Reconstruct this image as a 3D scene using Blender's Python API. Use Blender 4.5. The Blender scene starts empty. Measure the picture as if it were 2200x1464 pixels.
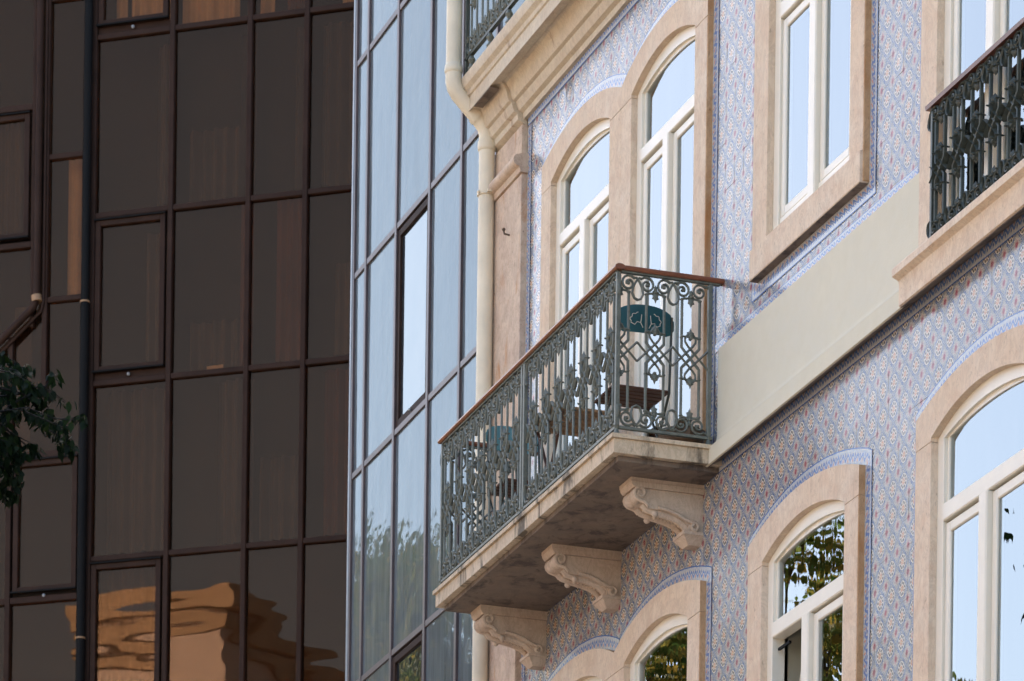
import bpy, bmesh, math, random
from mathutils import Vector, Matrix
R = random.Random(7)
sc = bpy.context.scene
COL = sc.collection
pi = math.pi

# ------------------------------------------------------------------ camera
F, PHI, ROLL = 9250.0, math.radians(18.69), 0.01325
s_, c_ = math.sin(PHI), math.cos(PHI)
RIGHT, FWD, UP = Vector((s_, c_, 0)), Vector((-c_, s_, 0)), Vector((0, 0, 1))
CAMP = Vector((25.46, -10.02, 1.6))
cr, sr = math.cos(ROLL), math.sin(ROLL)
cx_, cy_ = cr*RIGHT + sr*UP, -sr*RIGHT + cr*UP
cam = bpy.data.cameras.new('camera'); camo = bpy.data.objects.new('camera', cam); COL.objects.link(camo)
m = Matrix((( cx_.x, cy_.x, -FWD.x, CAMP.x), (cx_.y, cy_.y, -FWD.y, CAMP.y), (cx_.z, cy_.z, -FWD.z, CAMP.z), (0,0,0,1)))
camo.matrix_world = m
cam.sensor_width = 36; cam.sensor_fit = 'HORIZONTAL'; cam.lens = F/2200*36
cam.shift_x = sr*3243/2200; cam.shift_y = cr*3243/2200
cam.clip_start = .1; cam.clip_end = 3000
cam.dof.use_dof = True; cam.dof.focus_distance = 26.5; cam.dof.aperture_fstop = 8
sc.camera = camo

# ------------------------------------------------------------------ sky, sun, exposure
SUN = Vector((-.74, .36, .57)).normalized()
wd = bpy.data.worlds.new('World'); sc.world = wd; wd.use_nodes = True
wn = wd.node_tree; bg = wn.nodes['Background']
sky = wn.nodes.new('ShaderNodeTexSky'); sky.sky_type = 'NISHITA'; sky.sun_disc = False
sky.sun_elevation = math.asin(SUN.z); sky.sun_rotation = math.atan2(SUN.x, SUN.y)
sky.air_density = 1.0; sky.dust_density = 3.5; sky.ozone_density = .5
wn.links.new(sky.outputs[0], bg.inputs[0]); bg.inputs[1].default_value = .15
sl = bpy.data.lights.new('sun', 'SUN'); sl.energy = 4.2; sl.angle = math.radians(.5); sl.color = (1, .93, .82)
so = bpy.data.objects.new('sun', sl); COL.objects.link(so); so.rotation_euler = (-SUN).to_track_quat('-Z', 'Y').to_euler()
so.location = (0, 0, 60)
sc.view_settings.view_transform = 'Standard'; sc.view_settings.look = 'None'
sc.view_settings.gamma = 1; sc.view_settings.exposure = 1.82; sc.view_settings.use_curve_mapping = False

# ------------------------------------------------------------------ node helpers
class S:                       # a socket with arithmetic
    def __init__(s, nt, k): s.nt, s.k = nt, k
    def op(s, o, *a):
        n = s.nt.nodes.new('ShaderNodeMath'); n.operation = o
        for i, v in enumerate((s,)+a):
            if isinstance(v, S): s.nt.links.new(v.k, n.inputs[i])
            else: n.inputs[i].default_value = v
        return S(s.nt, n.outputs[0])
    def __add__(s, o): return s.op('ADD', o)
    def __sub__(s, o): return s.op('SUBTRACT', o)
    def __mul__(s, o): return s.op('MULTIPLY', o)
    def lt(s, o): return s.op('LESS_THAN', o)
    def gt(s, o): return s.op('GREATER_THAN', o)
    def abs(s): return s.op('ABSOLUTE')
    def mn(s, o): return s.op('MINIMUM', o)
    def mx(s, o): return s.op('MAXIMUM', o)
def mat(name, rough=.6, spec=.5, metal=0):
    M = bpy.data.materials.new(name); M.use_nodes = True
    b = M.node_tree.nodes['Principled BSDF']
    b.inputs['Roughness'].default_value = rough; b.inputs['Metallic'].default_value = metal
    b.inputs['Specular IOR Level'].default_value = spec
    return M, M.node_tree, b
def coord(nt, kind='Object', scale=(1, 1, 1)):
    t = nt.nodes.new('ShaderNodeTexCoord'); mp = nt.nodes.new('ShaderNodeMapping'); mp.inputs['Scale'].default_value = scale
    nt.links.new(t.outputs[kind], mp.inputs[0]); return mp.outputs[0]
def noise(nt, vec, sc_, det=4, rough=.55, dist=0):
    n = nt.nodes.new('ShaderNodeTexNoise'); n.inputs['Scale'].default_value = sc_; n.inputs['Detail'].default_value = det
    n.inputs['Roughness'].default_value = rough; n.inputs['Distortion'].default_value = dist
    if vec is not None: nt.links.new(vec, n.inputs['Vector'])
    return n.outputs['Fac']
def ramp(nt, fac, stops):
    r = nt.nodes.new('ShaderNodeValToRGB'); e = r.color_ramp.elements
    while len(e) < len(stops): e.new(.5)
    for i, (p, c) in enumerate(stops):
        e[i].position = p; e[i].color = (c, c, c, 1) if isinstance(c, (int, float)) else (*c, 1)
    nt.links.new(fac, r.inputs[0]); return r.outputs[0]
def mix(nt, fac, a, b):
    n = nt.nodes.new('ShaderNodeMix'); n.data_type = 'RGBA'
    for k, v in (('F', fac), (6, a), (7, b)):
        i = n.inputs[0] if k == 'F' else n.inputs[k]
        if isinstance(v, S): v = v.k
        if isinstance(v, (tuple, list)): i.default_value = (*v, 1)
        elif isinstance(v, (int, float)): i.default_value = v
        else: nt.links.new(v, i)
    return n.outputs[2]
def bump(nt, h, b, strength=.3, dist=.01, name='Normal'):
    n = nt.nodes.new('ShaderNodeBump'); n.inputs['Strength'].default_value = strength; n.inputs['Distance'].default_value = dist
    nt.links.new(h.k if isinstance(h, S) else h, n.inputs['Height']); nt.links.new(n.outputs[0], b.inputs[name]); return n

def stone(name, c1, c2, c3, pit=.5, stain=None, rough=.75, stain_lo=.60, vein=.30):
    M, nt, b = mat(name, rough, .3); v = coord(nt, 'Object')
    n1 = noise(nt, v, 1.7, 5, .6); n2 = noise(nt, v, 9, 6, .65, .4)
    col = mix(nt, ramp(nt, n1, [(.35, 0), (.65, 1)]), c1, c2)
    col = mix(nt, ramp(nt, n2, [(.42, 0), (.75, .8)]), col, c3)
    n3 = noise(nt, coord(nt, 'Object', (4, 4, 2)), 3.1, 8, .72, 1.4)
    col = mix(nt, ramp(nt, n3, [(.44, 0), (.50, vein), (.54, 0)]), col, tuple(x*.55 for x in c3))
    if vein:      # rain streaks
        stn = ramp(nt, noise(nt, coord(nt, 'Object', (9, 9, .55)), 1.3, 5, .65), [(.54, 0), (.76, .24)])
        col = mix(nt, stn, col, tuple(x*.52 for x in c3))
    vp = coord(nt, 'Object', (55, 55, 22))
    pits = ramp(nt, noise(nt, vp, 1.0, 2, .6), [(.66, 0), (.74, pit)])
    col = mix(nt, pits, col, tuple(x*.45 for x in c3))
    if stain:
        st = ramp(nt, noise(nt, coord(nt, 'Object', (3, 3, .8)), 2.2, 6, .7, .6), [(stain_lo, 0), (stain_lo+.13, .8)])
        col = mix(nt, st, col, stain)
    if name == 'band_plaster':       # darker brown line along the moulding, broken up by noise
        sx = nt.nodes.new('ShaderNodeSeparateXYZ'); nt.links.new(v, sx.inputs[0])
        dz_ = (S(nt, sx.outputs[2]) - 10.535).abs()
        dm = (S(nt, ramp(nt, (dz_*25.0).k, [(0, 1), (.9, 0)])) * (S(nt, n2)*1.2)) * .75
        col = mix(nt, dm, col, (.30, .22, .15))
    nt.links.new(col, b.inputs['Base Color'])
    h = S(nt, noise(nt, v, 60, 4, .6))*.6 - S(nt, pits)*.8
    bump(nt, h, b, .5, .004)
    return M
def plain(name, c, rough=.5, spec=.5, metal=0, var=.12, scale=6, bmp=.15):
    M, nt, b = mat(name, rough, spec, metal); v = coord(nt)
    n = noise(nt, v, scale, 6, .65)
    col = mix(nt, ramp(nt, n, [(.3, 0), (.7, 1)]), tuple(x*(1-var) for x in c), tuple(min(1, x*(1+var)) for x in c))
    nt.links.new(col, b.inputs['Base Color'])
    if bmp: bump(nt, noise(nt, v, scale*9, 3), b, bmp, .003)
    return M

# ------------------------------------------------------------------ materials
M_LIOZ = stone('limestone', (.72, .56, .40), (.75, .62, .48), (.62, .44, .31), .55, (.50, .26, .11), stain_lo=.66)
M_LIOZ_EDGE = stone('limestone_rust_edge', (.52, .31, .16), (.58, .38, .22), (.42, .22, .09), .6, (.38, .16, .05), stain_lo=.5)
M_BAND = stone('band_plaster', (.67, .62, .48), (.64, .60, .48), (.63, .58, .44), .0, None, .8, vein=0)
M_CORN = stone('cornice_plaster', (.66, .57, .43), (.61, .50, .37), (.53, .42, .30), .25, (.27, .17, .12), stain_lo=.60)
M_SLAB = stone('balcony_stone', (.68, .55, .40), (.63, .50, .35), (.50, .37, .24), .5, (.035, .03, .025), stain_lo=.50)
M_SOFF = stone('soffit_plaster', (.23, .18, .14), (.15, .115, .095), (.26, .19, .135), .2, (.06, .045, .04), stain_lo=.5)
M_BRKT = stone('bracket_stone', (.62, .49, .37), (.58, .45, .35), (.48, .35, .26), .25, (.38, .22, .12), stain_lo=.68)
M_PIL = stone('pilaster_stone', (.68, .53, .39), (.60, .46, .35), (.44, .30, .22), .8, (.46, .22, .09), stain_lo=.56)
M_PAINT = plain('cream_window_paint', (.80, .74, .62), .35, .5, var=.03, bmp=.03)
M_PIPE = plain('cream_pipe_paint', (.76, .67, .51), .5, .35, var=.11, scale=3, bmp=.03)
M_IRON = plain('grey_green_iron', (.125, .135, .112), .5, .5, var=.3, scale=25, bmp=.3)
M_IRON_D = plain('dark_green_iron', (.04, .048, .038), .45, .5, var=.3, scale=25, bmp=.3)
M_WOODR = plain('brown_handrail', (.20, .065, .03), .35, .5, var=.25, scale=5)
M_RAIL_D = plain('dark_handrail', (.14, .05, .03), .35, .5, var=.25, scale=5)
M_WOOD = plain('chair_wood', (.10, .045, .028), .5, .4, var=.3, scale=14)
M_TABLE = plain('table_wood', (.34, .20, .10), .5, .4, var=.25, scale=14)
M_TEAL = plain('dark_teal_enamel', (.012, .095, .11), .3, .5, var=.06, bmp=0)
M_TEALL = plain('light_teal_enamel', (.10, .27, .31), .3, .5, var=.06, bmp=0)
M_CUT = plain('cream_inlay', (.75, .70, .6), .6, .3, var=.03, bmp=0)
M_POT = plain('glazed_pot', (.17, .10, .06), .3, .5, var=.3, scale=9)
M_WHITE = plain('white_plastic', (.75, .75, .75), .5)
M_REDF = plain('red_petals', (.45, .015, .02), .6, var=.3, scale=40)
M_BRONZE = plain('bronze_aluminium', (.036, .019, .013), .6, .12, 0, var=.25, scale=4, bmp=.05)
M_BRONZE_B = plain('weathered_aluminium', (.085, .060, .058), .38, .5, .1, var=.25, scale=4, bmp=.05)
M_CORNER = plain('grey_corner_trim', (.32, .35, .38), .4, .6, .3, bmp=.05)
M_DPIPE = plain('black_pipe', (.008, .008, .008), .6, .1, bmp=.05)
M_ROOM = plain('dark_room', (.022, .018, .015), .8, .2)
M_CURT = plain('tan_curtain', (.50, .37, .25), .8, .2, var=.2, scale=2)
M_CURTR = plain('rust_curtain', (.10, .045, .035), .8, .2, var=.2, scale=2)
M_CURTG = plain('grey_curtain', (.075, .062, .055), .8, .2, var=.2, scale=2)
M_NET = plain('white_net_curtain', (.80, .80, .80), .9, .1, var=.05, scale=12)
M_ASPH = plain('asphalt', (.05, .05, .052), .9, .2, var=.3, scale=3)
M_PAVE = plain('limestone_pavement', (.36, .34, .31), .8, .3, var=.25, scale=8)
M_BARK = plain('bark', (.13, .10, .075), .9, .2, var=.4, scale=9, bmp=.6)
M_ROOF = plain('clay_roof', (.36, .15, .08), .8, .2, var=.3, scale=5)
M_OCHRE = plain('ochre_render', (.56, .40, .24), .85, .2, var=.12, scale=.8)
M_BEIGE = plain('beige_render', (.60, .50, .37), .85, .2, var=.12, scale=.8)
M_LIGHT = plain('light_render', (.84, .80, .78), .85, .2, var=.10, scale=.8)
M_PINK = plain('pink_render', (.55, .38, .30), .85, .2, var=.12, scale=.8)
M_WINDARK = plain('far_window_glass', (.03, .035, .04), .08, .6)

def leafmat(name, a, b_, c, tl=.3):
    M, nt, b = mat(name, .6, .15)
    oi = nt.nodes.new('ShaderNodeNewGeometry')
    col = ramp(nt, oi.outputs['Random Per Island'], [(0, a), (.55, b_), (1, c)])
    nt.links.new(col, b.inputs['Base Color'])
    tr = nt.nodes.new('ShaderNodeBsdfTranslucent'); nt.links.new(col, tr.inputs[0])
    ms = nt.nodes.new('ShaderNodeMixShader'); ms.inputs[0].default_value = tl
    o = nt.nodes['Material Output']; nt.links.new(b.outputs[0], ms.inputs[1]); nt.links.new(tr.outputs[0], ms.inputs[2]); nt.links.new(ms.outputs[0], o.inputs[0])
    return M
M_LEAF = leafmat('glossy_dark_leaf', (.003, .009, .003), (.005, .014, .004), (.014, .030, .006))
M_LEAF2 = leafmat('plane_tree_leaf', (.08, .13, .03), (.17, .18, .04), (.42, .26, .05), .5)

def tile_mat():
    M, nt, b = mat('azulejo_glaze', .13, .34)
    uv = nt.nodes.new('ShaderNodeUVMap'); uv.uv_map = 'UVMap'
    wob = nt.nodes.new('ShaderNodeTexNoise'); wob.inputs['Scale'].default_value = 9; nt.links.new(uv.outputs[0], wob.inputs['Vector'])
    va = nt.nodes.new('ShaderNodeVectorMath'); va.operation = 'MULTIPLY_ADD'; nt.links.new(wob.outputs['Color'], va.inputs[0])
    va.inputs[1].default_value = (.05, .05, 0); nt.links.new(uv.outputs[0], va.inputs[2])
    sp = nt.nodes.new('ShaderNodeSeparateXYZ'); nt.links.new(va.outputs[0], sp.inputs[0])
    u = S(nt, sp.outputs[0]) - .525; v = S(nt, sp.outputs[1]) - .525
    au, av = u.abs(), v.abs()
    r = (u*u + v*v).op('SQRT'); th = v.op('ARCTAN2', u)
    cu, cv = au - .5, av - .5
    rc = (cu*cu + cv*cv*.8).op('SQRT'); thc = cv.op('ARCTAN2', cu)
    d = (au + av - .5).abs()
    fine = noise(nt, coord(nt, 'UV'), 26, 3, .6); fine2 = noise(nt, coord(nt, 'UV'), 15, 2, .6)
    base = (.53, .50, .42)
    BL, DB, LB = (.025, .075, .24), (.045, .055, .10), (.38, .42, .44)
    brk = S(nt, fine)
    # foliage scrolls between the medallions
    col = mix(nt, brk.gt(.50)*r.gt(.30)*rc.gt(.17)*.75, base, (.12, .16, .26))
    col = mix(nt, S(nt, fine2).gt(.56)*r.gt(.30)*rc.gt(.17)*.65, col, (.22, .20, .14))
    # diagonal lattice, a broken double blue line with clover knots
    col = mix(nt, d.lt(.065)*.6, col, LB)
    col = mix(nt, d.lt(.062)*d.gt(.024)*(brk.gt(.42)*.5 + .35), col, BL)
    knot = ((au-.25).abs() + (av-.25).abs()).lt(.07)
    col = mix(nt, knot*.75, col, BL)
    # ring medallion
    col = mix(nt, r.lt(.31)*.9, col, (.66, .60, .50))
    col = mix(nt, r.lt(.335)*r.gt(.30)*.7, col, (.10, .14, .24))
    dots = (th*9.0).op('SINE').gt(-.35)
    col = mix(nt, r.lt(.26)*r.gt(.165)*dots*.95, col, (.035, .03, .035))
    pet = (th*8.0).op('COSINE')*.03 + .12
    col = mix(nt, (r - pet).lt(0)*.85, col, (.50, .21, .11))
    col = mix(nt, r.lt(.045), col, (.62, .50, .30))
    # red flower at the corners
    petc = (thc*8.0).op('COSINE')*.025 + .165
    col = mix(nt, (rc - petc - .045).lt(0)*.85, col, (.54, .47, .40))
    col = mix(nt, (rc - petc).lt(0)*.8, col, (.40, .24, .24))
    col = mix(nt, rc.lt(.09)*.9, col, (.30, .05, .07))
    oi = nt.nodes.new('ShaderNodeNewGeometry')
    tone = ramp(nt, oi.outputs['Random Per Island'], [(0, .70), (1, 1.0)])
    mm = nt.nodes.new('ShaderNodeMix'); mm.data_type = 'RGBA'; mm.blend_type = 'MULTIPLY'; mm.inputs[0].default_value = 1
    nt.links.new(col, mm.inputs[6]); nt.links.new(tone, mm.inputs[7])
    nt.links.new(mm.outputs[2], b.inputs['Base Color'])
    g = noise(nt, coord(nt, 'Generated', (1, 1, 1)), 3, 2)
    tc = nt.nodes.new('ShaderNodeNewGeometry')
    hb = noise(nt, tc.outputs['Position'], 11, 3, .6)
    bump(nt, hb, b, .35, .006)
    rr = ramp(nt, noise(nt, tc.outputs['Position'], 2.5, 4, .6), [(.3, .10), (.7, .24)])
    nt.links.new(rr, b.inputs['Roughness'])
    return M
M_TILE = tile_mat()
def border_mat():
    M, nt, b = mat('azulejo_border_glaze', .15, .4)
    uv = nt.nodes.new('ShaderNodeUVMap'); uv.uv_map = 'UVMap'
    sp = nt.nodes.new('ShaderNodeSeparateXYZ'); nt.links.new(uv.outputs[0], sp.inputs[0])
    u = S(nt, sp.outputs[0]); v = S(nt, sp.outputs[1])
    f = u.op('FRACT'); s = (f*(2*pi)).op('SINE')
    col = mix(nt, 1.0, (.6, .6, .56), (.52, .50, .44))
    wave = (v - .45 - s*.16).abs()
    col = mix(nt, S(nt, noise(nt, coord(nt, 'UV', (1, 1, 1)), 5, 3)).gt(.50)*.55, col, (.18, .28, .48))
    col = mix(nt, wave.lt(.10)*v.gt(.08)*v.lt(.80)*.8, col, (.06, .15, .40))
    bl = ((f-.25).abs()*1.6 + (v-.28).abs()).lt(.19)
    col = mix(nt, bl*.9, col, (.50, .24, .18))
    bl2 = ((f-.75).abs()*1.6 + (v-.60).abs()).lt(.17)
    col = mix(nt, bl2*.9, col, (.05, .10, .30))
    col = mix(nt, v.gt(.78)*v.lt(.86)*.8, col, (.42, .46, .50))
    col = mix(nt, v.gt(.92), col, (.05, .12, .32))
    nt.links.new(col, b.inputs['Base Color'])
    tc = nt.nodes.new('ShaderNodeNewGeometry'); bump(nt, noise(nt, tc.outputs['Position'], 11, 3, .6), b, .35, .006)
    return M
M_BORDER = border_mat()

def glass_mat(name, tint, trans, ior, rough, wav_s, wav_sc, dust=0, dustc=(.4, .45, .5), gl=(1, 1, 1), floor=0, wdet=2):
    M = bpy.data.materials.new(name); M.use_nodes = True; nt = M.node_tree; nt.nodes.clear()
    o = nt.nodes.new('ShaderNodeOutputMaterial'); g = nt.nodes.new('ShaderNodeBsdfGlossy'); g.inputs[0].default_value = (*gl, 1); g.inputs['Roughness'].default_value = rough
    t = nt.nodes.new('ShaderNodeBsdfTransparent'); t.inputs[0].default_value = (*[x*trans for x in tint], 1)
    fr = nt.nodes.new('ShaderNodeFresnel'); fr.inputs[0].default_value = ior
    fac = S(nt, fr.outputs[0]).mx(floor) if floor else S(nt, fr.outputs[0])
    ms = nt.nodes.new('ShaderNodeMixShader'); nt.links.new(fac.k, ms.inputs[0]); nt.links.new(t.outputs[0], ms.inputs[1]); nt.links.new(g.outputs[0], ms.inputs[2])
    gi = nt.nodes.new('ShaderNodeNewGeometry')
    oi = nt.nodes.new('ShaderNodeObjectInfo')
    ad = nt.nodes.new('ShaderNodeVectorMath'); ad.operation = 'ADD'; nt.links.new(gi.outputs['Position'], ad.inputs[0])
    sc2 = nt.nodes.new('ShaderNodeVectorMath'); sc2.operation = 'SCALE'; nt.links.new(oi.outputs['Random'], sc2.inputs['Scale']); sc2.inputs[0].default_value = (17, 9, 13)
    nt.links.new(sc2.outputs[0], ad.inputs[1])
    mp = nt.nodes.new('ShaderNodeMapping'); mp.inputs['Scale'].default_value = wav_sc; nt.links.new(ad.outputs[0], mp.inputs[0])
    n = noise(nt, mp.outputs[0], 1, wdet, .5)
    bp = bump(nt, n, g, 1, wav_s)
    out = ms.outputs[0]
    if dust:
        df = nt.nodes.new('ShaderNodeBsdfDiffuse'); df.inputs[0].default_value = (*dustc, 1)
        mp2 = nt.nodes.new('ShaderNodeMapping'); mp2.inputs['Scale'].default_value = (14, 14, 1.1); nt.links.new(ad.outputs[0], mp2.inputs[0])
        dn = S(nt, ramp(nt, noise(nt, mp2.outputs[0], 1, 6, .7), [(.28, .50), (.72, 1)]))*dust
        m2 = nt.nodes.new('ShaderNodeMixShader'); nt.links.new(dn.k, m2.inputs[0]); nt.links.new(out, m2.inputs[1]); nt.links.new(df.outputs[0], m2.inputs[2]); out = m2.outputs[0]
    nt.links.new(out, o.inputs[0]); return M
M_GLASS = glass_mat('window_glass', (.95, 1, .98), .75, 1.9, .0, .0013, (3, 3, 1.6), gl=(.86, .93, .97), floor=.33)
M_GLASS_B = glass_mat('dusty_reflective_glass', (.5, .6, .7), .3, 1.7, .012, .005, (2.4, 2.4, 3.4), .46, (.29, .335, .37), gl=(.64, .77, .84), floor=.26)
M_GLASS_BC = glass_mat('clean_reflective_glass', (.5, .6, .7), .3, 1.9, .0, .003, (2.4, 2.4, 3), .08, (.36, .42, .48), gl=(.85, .95, 1), floor=.2)
M_GLASS_D = glass_mat('bronze_glass', (1, .86, .72), .80, 1.3, .0, .0042, (.55, .55, 1.7), .03, (.09, .055, .035), (1, .655, .46), floor=.026, wdet=2)

# ------------------------------------------------------------------ mesh builder
class MB:
    def __init__(s, xf=None): s.v, s.f, s.uv, s.mi, s.xf = [], [], [], [], xf
    def add(s, vs, fs, uvs=None, mi=0):
        b = len(s.v); s.v += [tuple(v) for v in vs]
        for i, f in enumerate(fs):
            s.f.append(tuple(b+j for j in f)); s.uv.append(uvs[i] if uvs else [(0, 0)]*len(f)); s.mi.append(mi)
        return s
    def box(s, x0, x1, y0, y1, z0, z1, mi=0):
        v = [(x, y, z) for x in (x0, x1) for y in (y0, y1) for z in (z0, z1)]
        return s.add(v, [(0, 1, 3, 2), (4, 6, 7, 5), (0, 4, 5, 1), (2, 3, 7, 6), (0, 2, 6, 4), (1, 5, 7, 3)], None, mi)
    def bbox(s, x0, x1, y0, y1, z0, z1, b=.006):      # bevelled box
        bm = bmesh.new(); bmesh.ops.create_cube(bm, size=1)
        for q in bm.verts: q.co = Vector((x0+(q.co.x+.5)*(x1-x0), y0+(q.co.y+.5)*(y1-y0), z0+(q.co.z+.5)*(z1-z0)))
        bmesh.ops.bevel(bm, geom=bm.edges[:], offset=b, segments=1, affect='EDGES', profile=.5)
        bm.verts.index_update(); s.add([q.co for q in bm.verts], [[q.index for q in f.verts] for f in bm.faces]); bm.free(); return s
    def prism(s, poly, a0, a1, ax='x', mi=0, side=None):  # poly in the two other axes, extruded along ax
        n = len(poly)
        def P(p, a): return {'x': (a, p[0], p[1]), 'y': (p[0], a, p[1]), 'z': (p[0], p[1], a)}[ax]
        v = [P(p, a0) for p in poly] + [P(p, a1) for p in poly]
        s.add(v, [tuple(range(n)), tuple(range(2*n-1, n-1, -1))], None, mi)
        b = len(s.v)-2*n
        for i in range(n):
            j = (i+1) % n; s.f.append((b+i, b+n+i, b+n+j, b+j)); s.uv.append([(0, 0)]*4); s.mi.append(mi if side is None else side)
        return s
    def strip(s, inn, out, y0, y1, mi=0, side=None, ends=True):   # band between two (x,z) polylines, front y0, back y1
        n = len(inn); b = len(s.v); side = mi if side is None else side
        for y in (y0, y1):
            for L in (inn, out): s.v += [(p[0], y, p[1]) for p in L]
        I0, O0, I1, O1 = b, b+n, b+2*n, b+3*n
        def q(f, m): s.f.append(f); s.uv.append([(0, 0)]*4); s.mi.append(m)
        for i in range(n-1):
            q((I0+i, I0+i+1, O0+i+1, O0+i), mi); q((I1+i, O1+i, O1+i+1, I1+i+1), mi)
            q((I0+i, I1+i, I1+i+1, I0+i+1), mi); q((O0+i, O0+i+1, O1+i+1, O1+i), side)
        if ends: q((I0, O0, O1, I1), mi); q((I0+n-1, I1+n-1, O1+n-1, O0+n-1), mi)
        return s
    def tube(s, pts, r, n=6, cap=True, r2=None):
        pts = [Vector(p) for p in pts]; N = len(pts); b = len(s.v); up = None
        for i, p in enumerate(pts):
            t = (pts[min(i+1, N-1)] - pts[max(i-1, 0)]).normalized()
            if up is None: up = t.orthogonal().normalized()
            up = (up - t*up.dot(t)).normalized() if (up - t*up.dot(t)).length > 1e-5 else t.orthogonal().normalized()
            w = t.cross(up); rr = r if r2 is None else r+(r2-r)*i/(N-1)
            for k in range(n):
                a = 2*pi*(k+.5)/n; s.v.append(tuple(p + up*math.cos(a)*rr + w*math.sin(a)*rr))
        for i in range(N-1):
            for k in range(n):
                k2 = (k+1) % n; s.f.append((b+i*n+k, b+i*n+k2, b+(i+1)*n+k2, b+(i+1)*n+k)); s.uv.append([(0, 0)]*4); s.mi.append(0)
        if cap:
            s.f.append(tuple(b+k for k in range(n-1, -1, -1))); s.uv.append([(0, 0)]*n); s.mi.append(0)
            s.f.append(tuple(b+(N-1)*n+k for k in range(n))); s.uv.append([(0, 0)]*n); s.mi.append(0)
        return s
    def lathe(s, prof, cx, cy, z0=0, n=16, axis='z'):
        b = len(s.v)
        for r, z in prof:
            for k in range(n):
                a = 2*pi*k/n
                s.v.append((cx+r*math.cos(a), cy+r*math.sin(a), z0+z) if axis == 'z' else (z0+z, cx+r*math.cos(a), cy+r*math.sin(a)))
        for i in range(len(prof)-1):
            for k in range(n):
                k2 = (k+1) % n; s.f.append((b+i*n+k, b+i*n+k2, b+(i+1)*n+k2, b+(i+1)*n+k)); s.uv.append([(0, 0)]*4); s.mi.append(0)
        for o, rev in ((0, 1), ((len(prof)-1)*n, 0)):
            l = [b+o+k for k in range(n)]; s.f.append(tuple(l[::-1] if rev else l)); s.uv.append([(0, 0)]*n); s.mi.append(0)
        return s
    def sweep(s, prof, x0, x1, mi=0):      # profile in (y,z) along x, open
        return s.prism(prof, x0, x1, 'x', mi)
    def ball(s, c, r, sq=(1, 1, 1)):
        pr = [(max(.001, r*math.sin(pi*i/6)), -r*math.cos(pi*i/6)) for i in range(7)]
        b = len(s.v); s.lathe(pr, 0, 0, 0, 10)
        for i in range(b, len(s.v)): v = s.v[i]; s.v[i] = (c[0]+v[0]*sq[0], c[1]+v[1]*sq[1], c[2]+v[2]*sq[2])
        return s
    def mesh(s, name, mats, smooth=None):
        me = bpy.data.meshes.new(name); vs = [s.xf(v) for v in s.v] if s.xf else s.v
        me.from_pydata(vs, [], s.f)
        u = me.uv_layers.new(name='UVMap').data
        i = 0
        for f in s.uv:
            for q in f: u[i].uv = q; i += 1
        for mm in (mats if isinstance(mats, (list, tuple)) else [mats]): me.materials.append(mm)
        me.polygons.foreach_set('material_index', s.mi)
        bm = bmesh.new(); bm.from_mesh(me); bmesh.ops.recalc_face_normals(bm, faces=bm.faces); bm.to_mesh(me); bm.free()
        if smooth is not None:
            me.polygons.foreach_set('use_smooth', [True]*len(me.polygons))
            try: me.set_sharp_from_angle(angle=math.radians(smooth))
            except Exception: pass
        me.update(); return me
def obj(name, mb, mats, parent=None, smooth=None, loc=None, rot=None, kind=None):
    me = mb if isinstance(mb, bpy.types.Mesh) else mb.mesh(name, mats, smooth)
    o = bpy.data.objects.new(name, me); COL.objects.link(o)
    if loc: o.location = loc
    if rot: o.rotation_euler = rot
    if parent: o.parent = parent
    if kind: o['kind'] = kind
    return o
def thing(name, label, cat, loc=(0, 0, 0), group=None):
    o = bpy.data.objects.new(name, None); COL.objects.link(o); o['label'] = label; o['category'] = cat
    o.empty_display_size = .2
    if group: o['group'] = group
    # keep parts in world coordinates: the Empty stays at the origin unless loc is given
    o.location = loc; return o
def tag(o, label, cat, group=None):
    o['label'] = label; o['category'] = cat
    if group: o['group'] = group
    return o
def arc(x0, x1, zs, zp, n=18):
    w = (x1-x0)/2; h = zp-zs; xc = (x0+x1)/2; rad = (w*w+h*h)/(2*h); zc = zp-rad; a = math.asin(min(1, w/rad))
    return [(xc+rad*math.sin(-a+2*a*i/n), zc+rad*math.cos(-a+2*a*i/n)) for i in range(n+1)]

# ================================================================== SETTING
g = MB().box(-150, 150, -150, 150, -.5, 0); obj('ground', g, M_ASPH, kind='structure')
obj('road', MB().box(-150, 150, -16, -6.2, .0, .004), M_ASPH, kind='structure')
obj('pavement', MB().box(-150, 150, -6.2, .2, .0, .14), M_PAVE, kind='structure')
obj('pavement', MB().box(-150, 150, -20, -16, .0, .14), M_PAVE, kind='structure')

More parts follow.
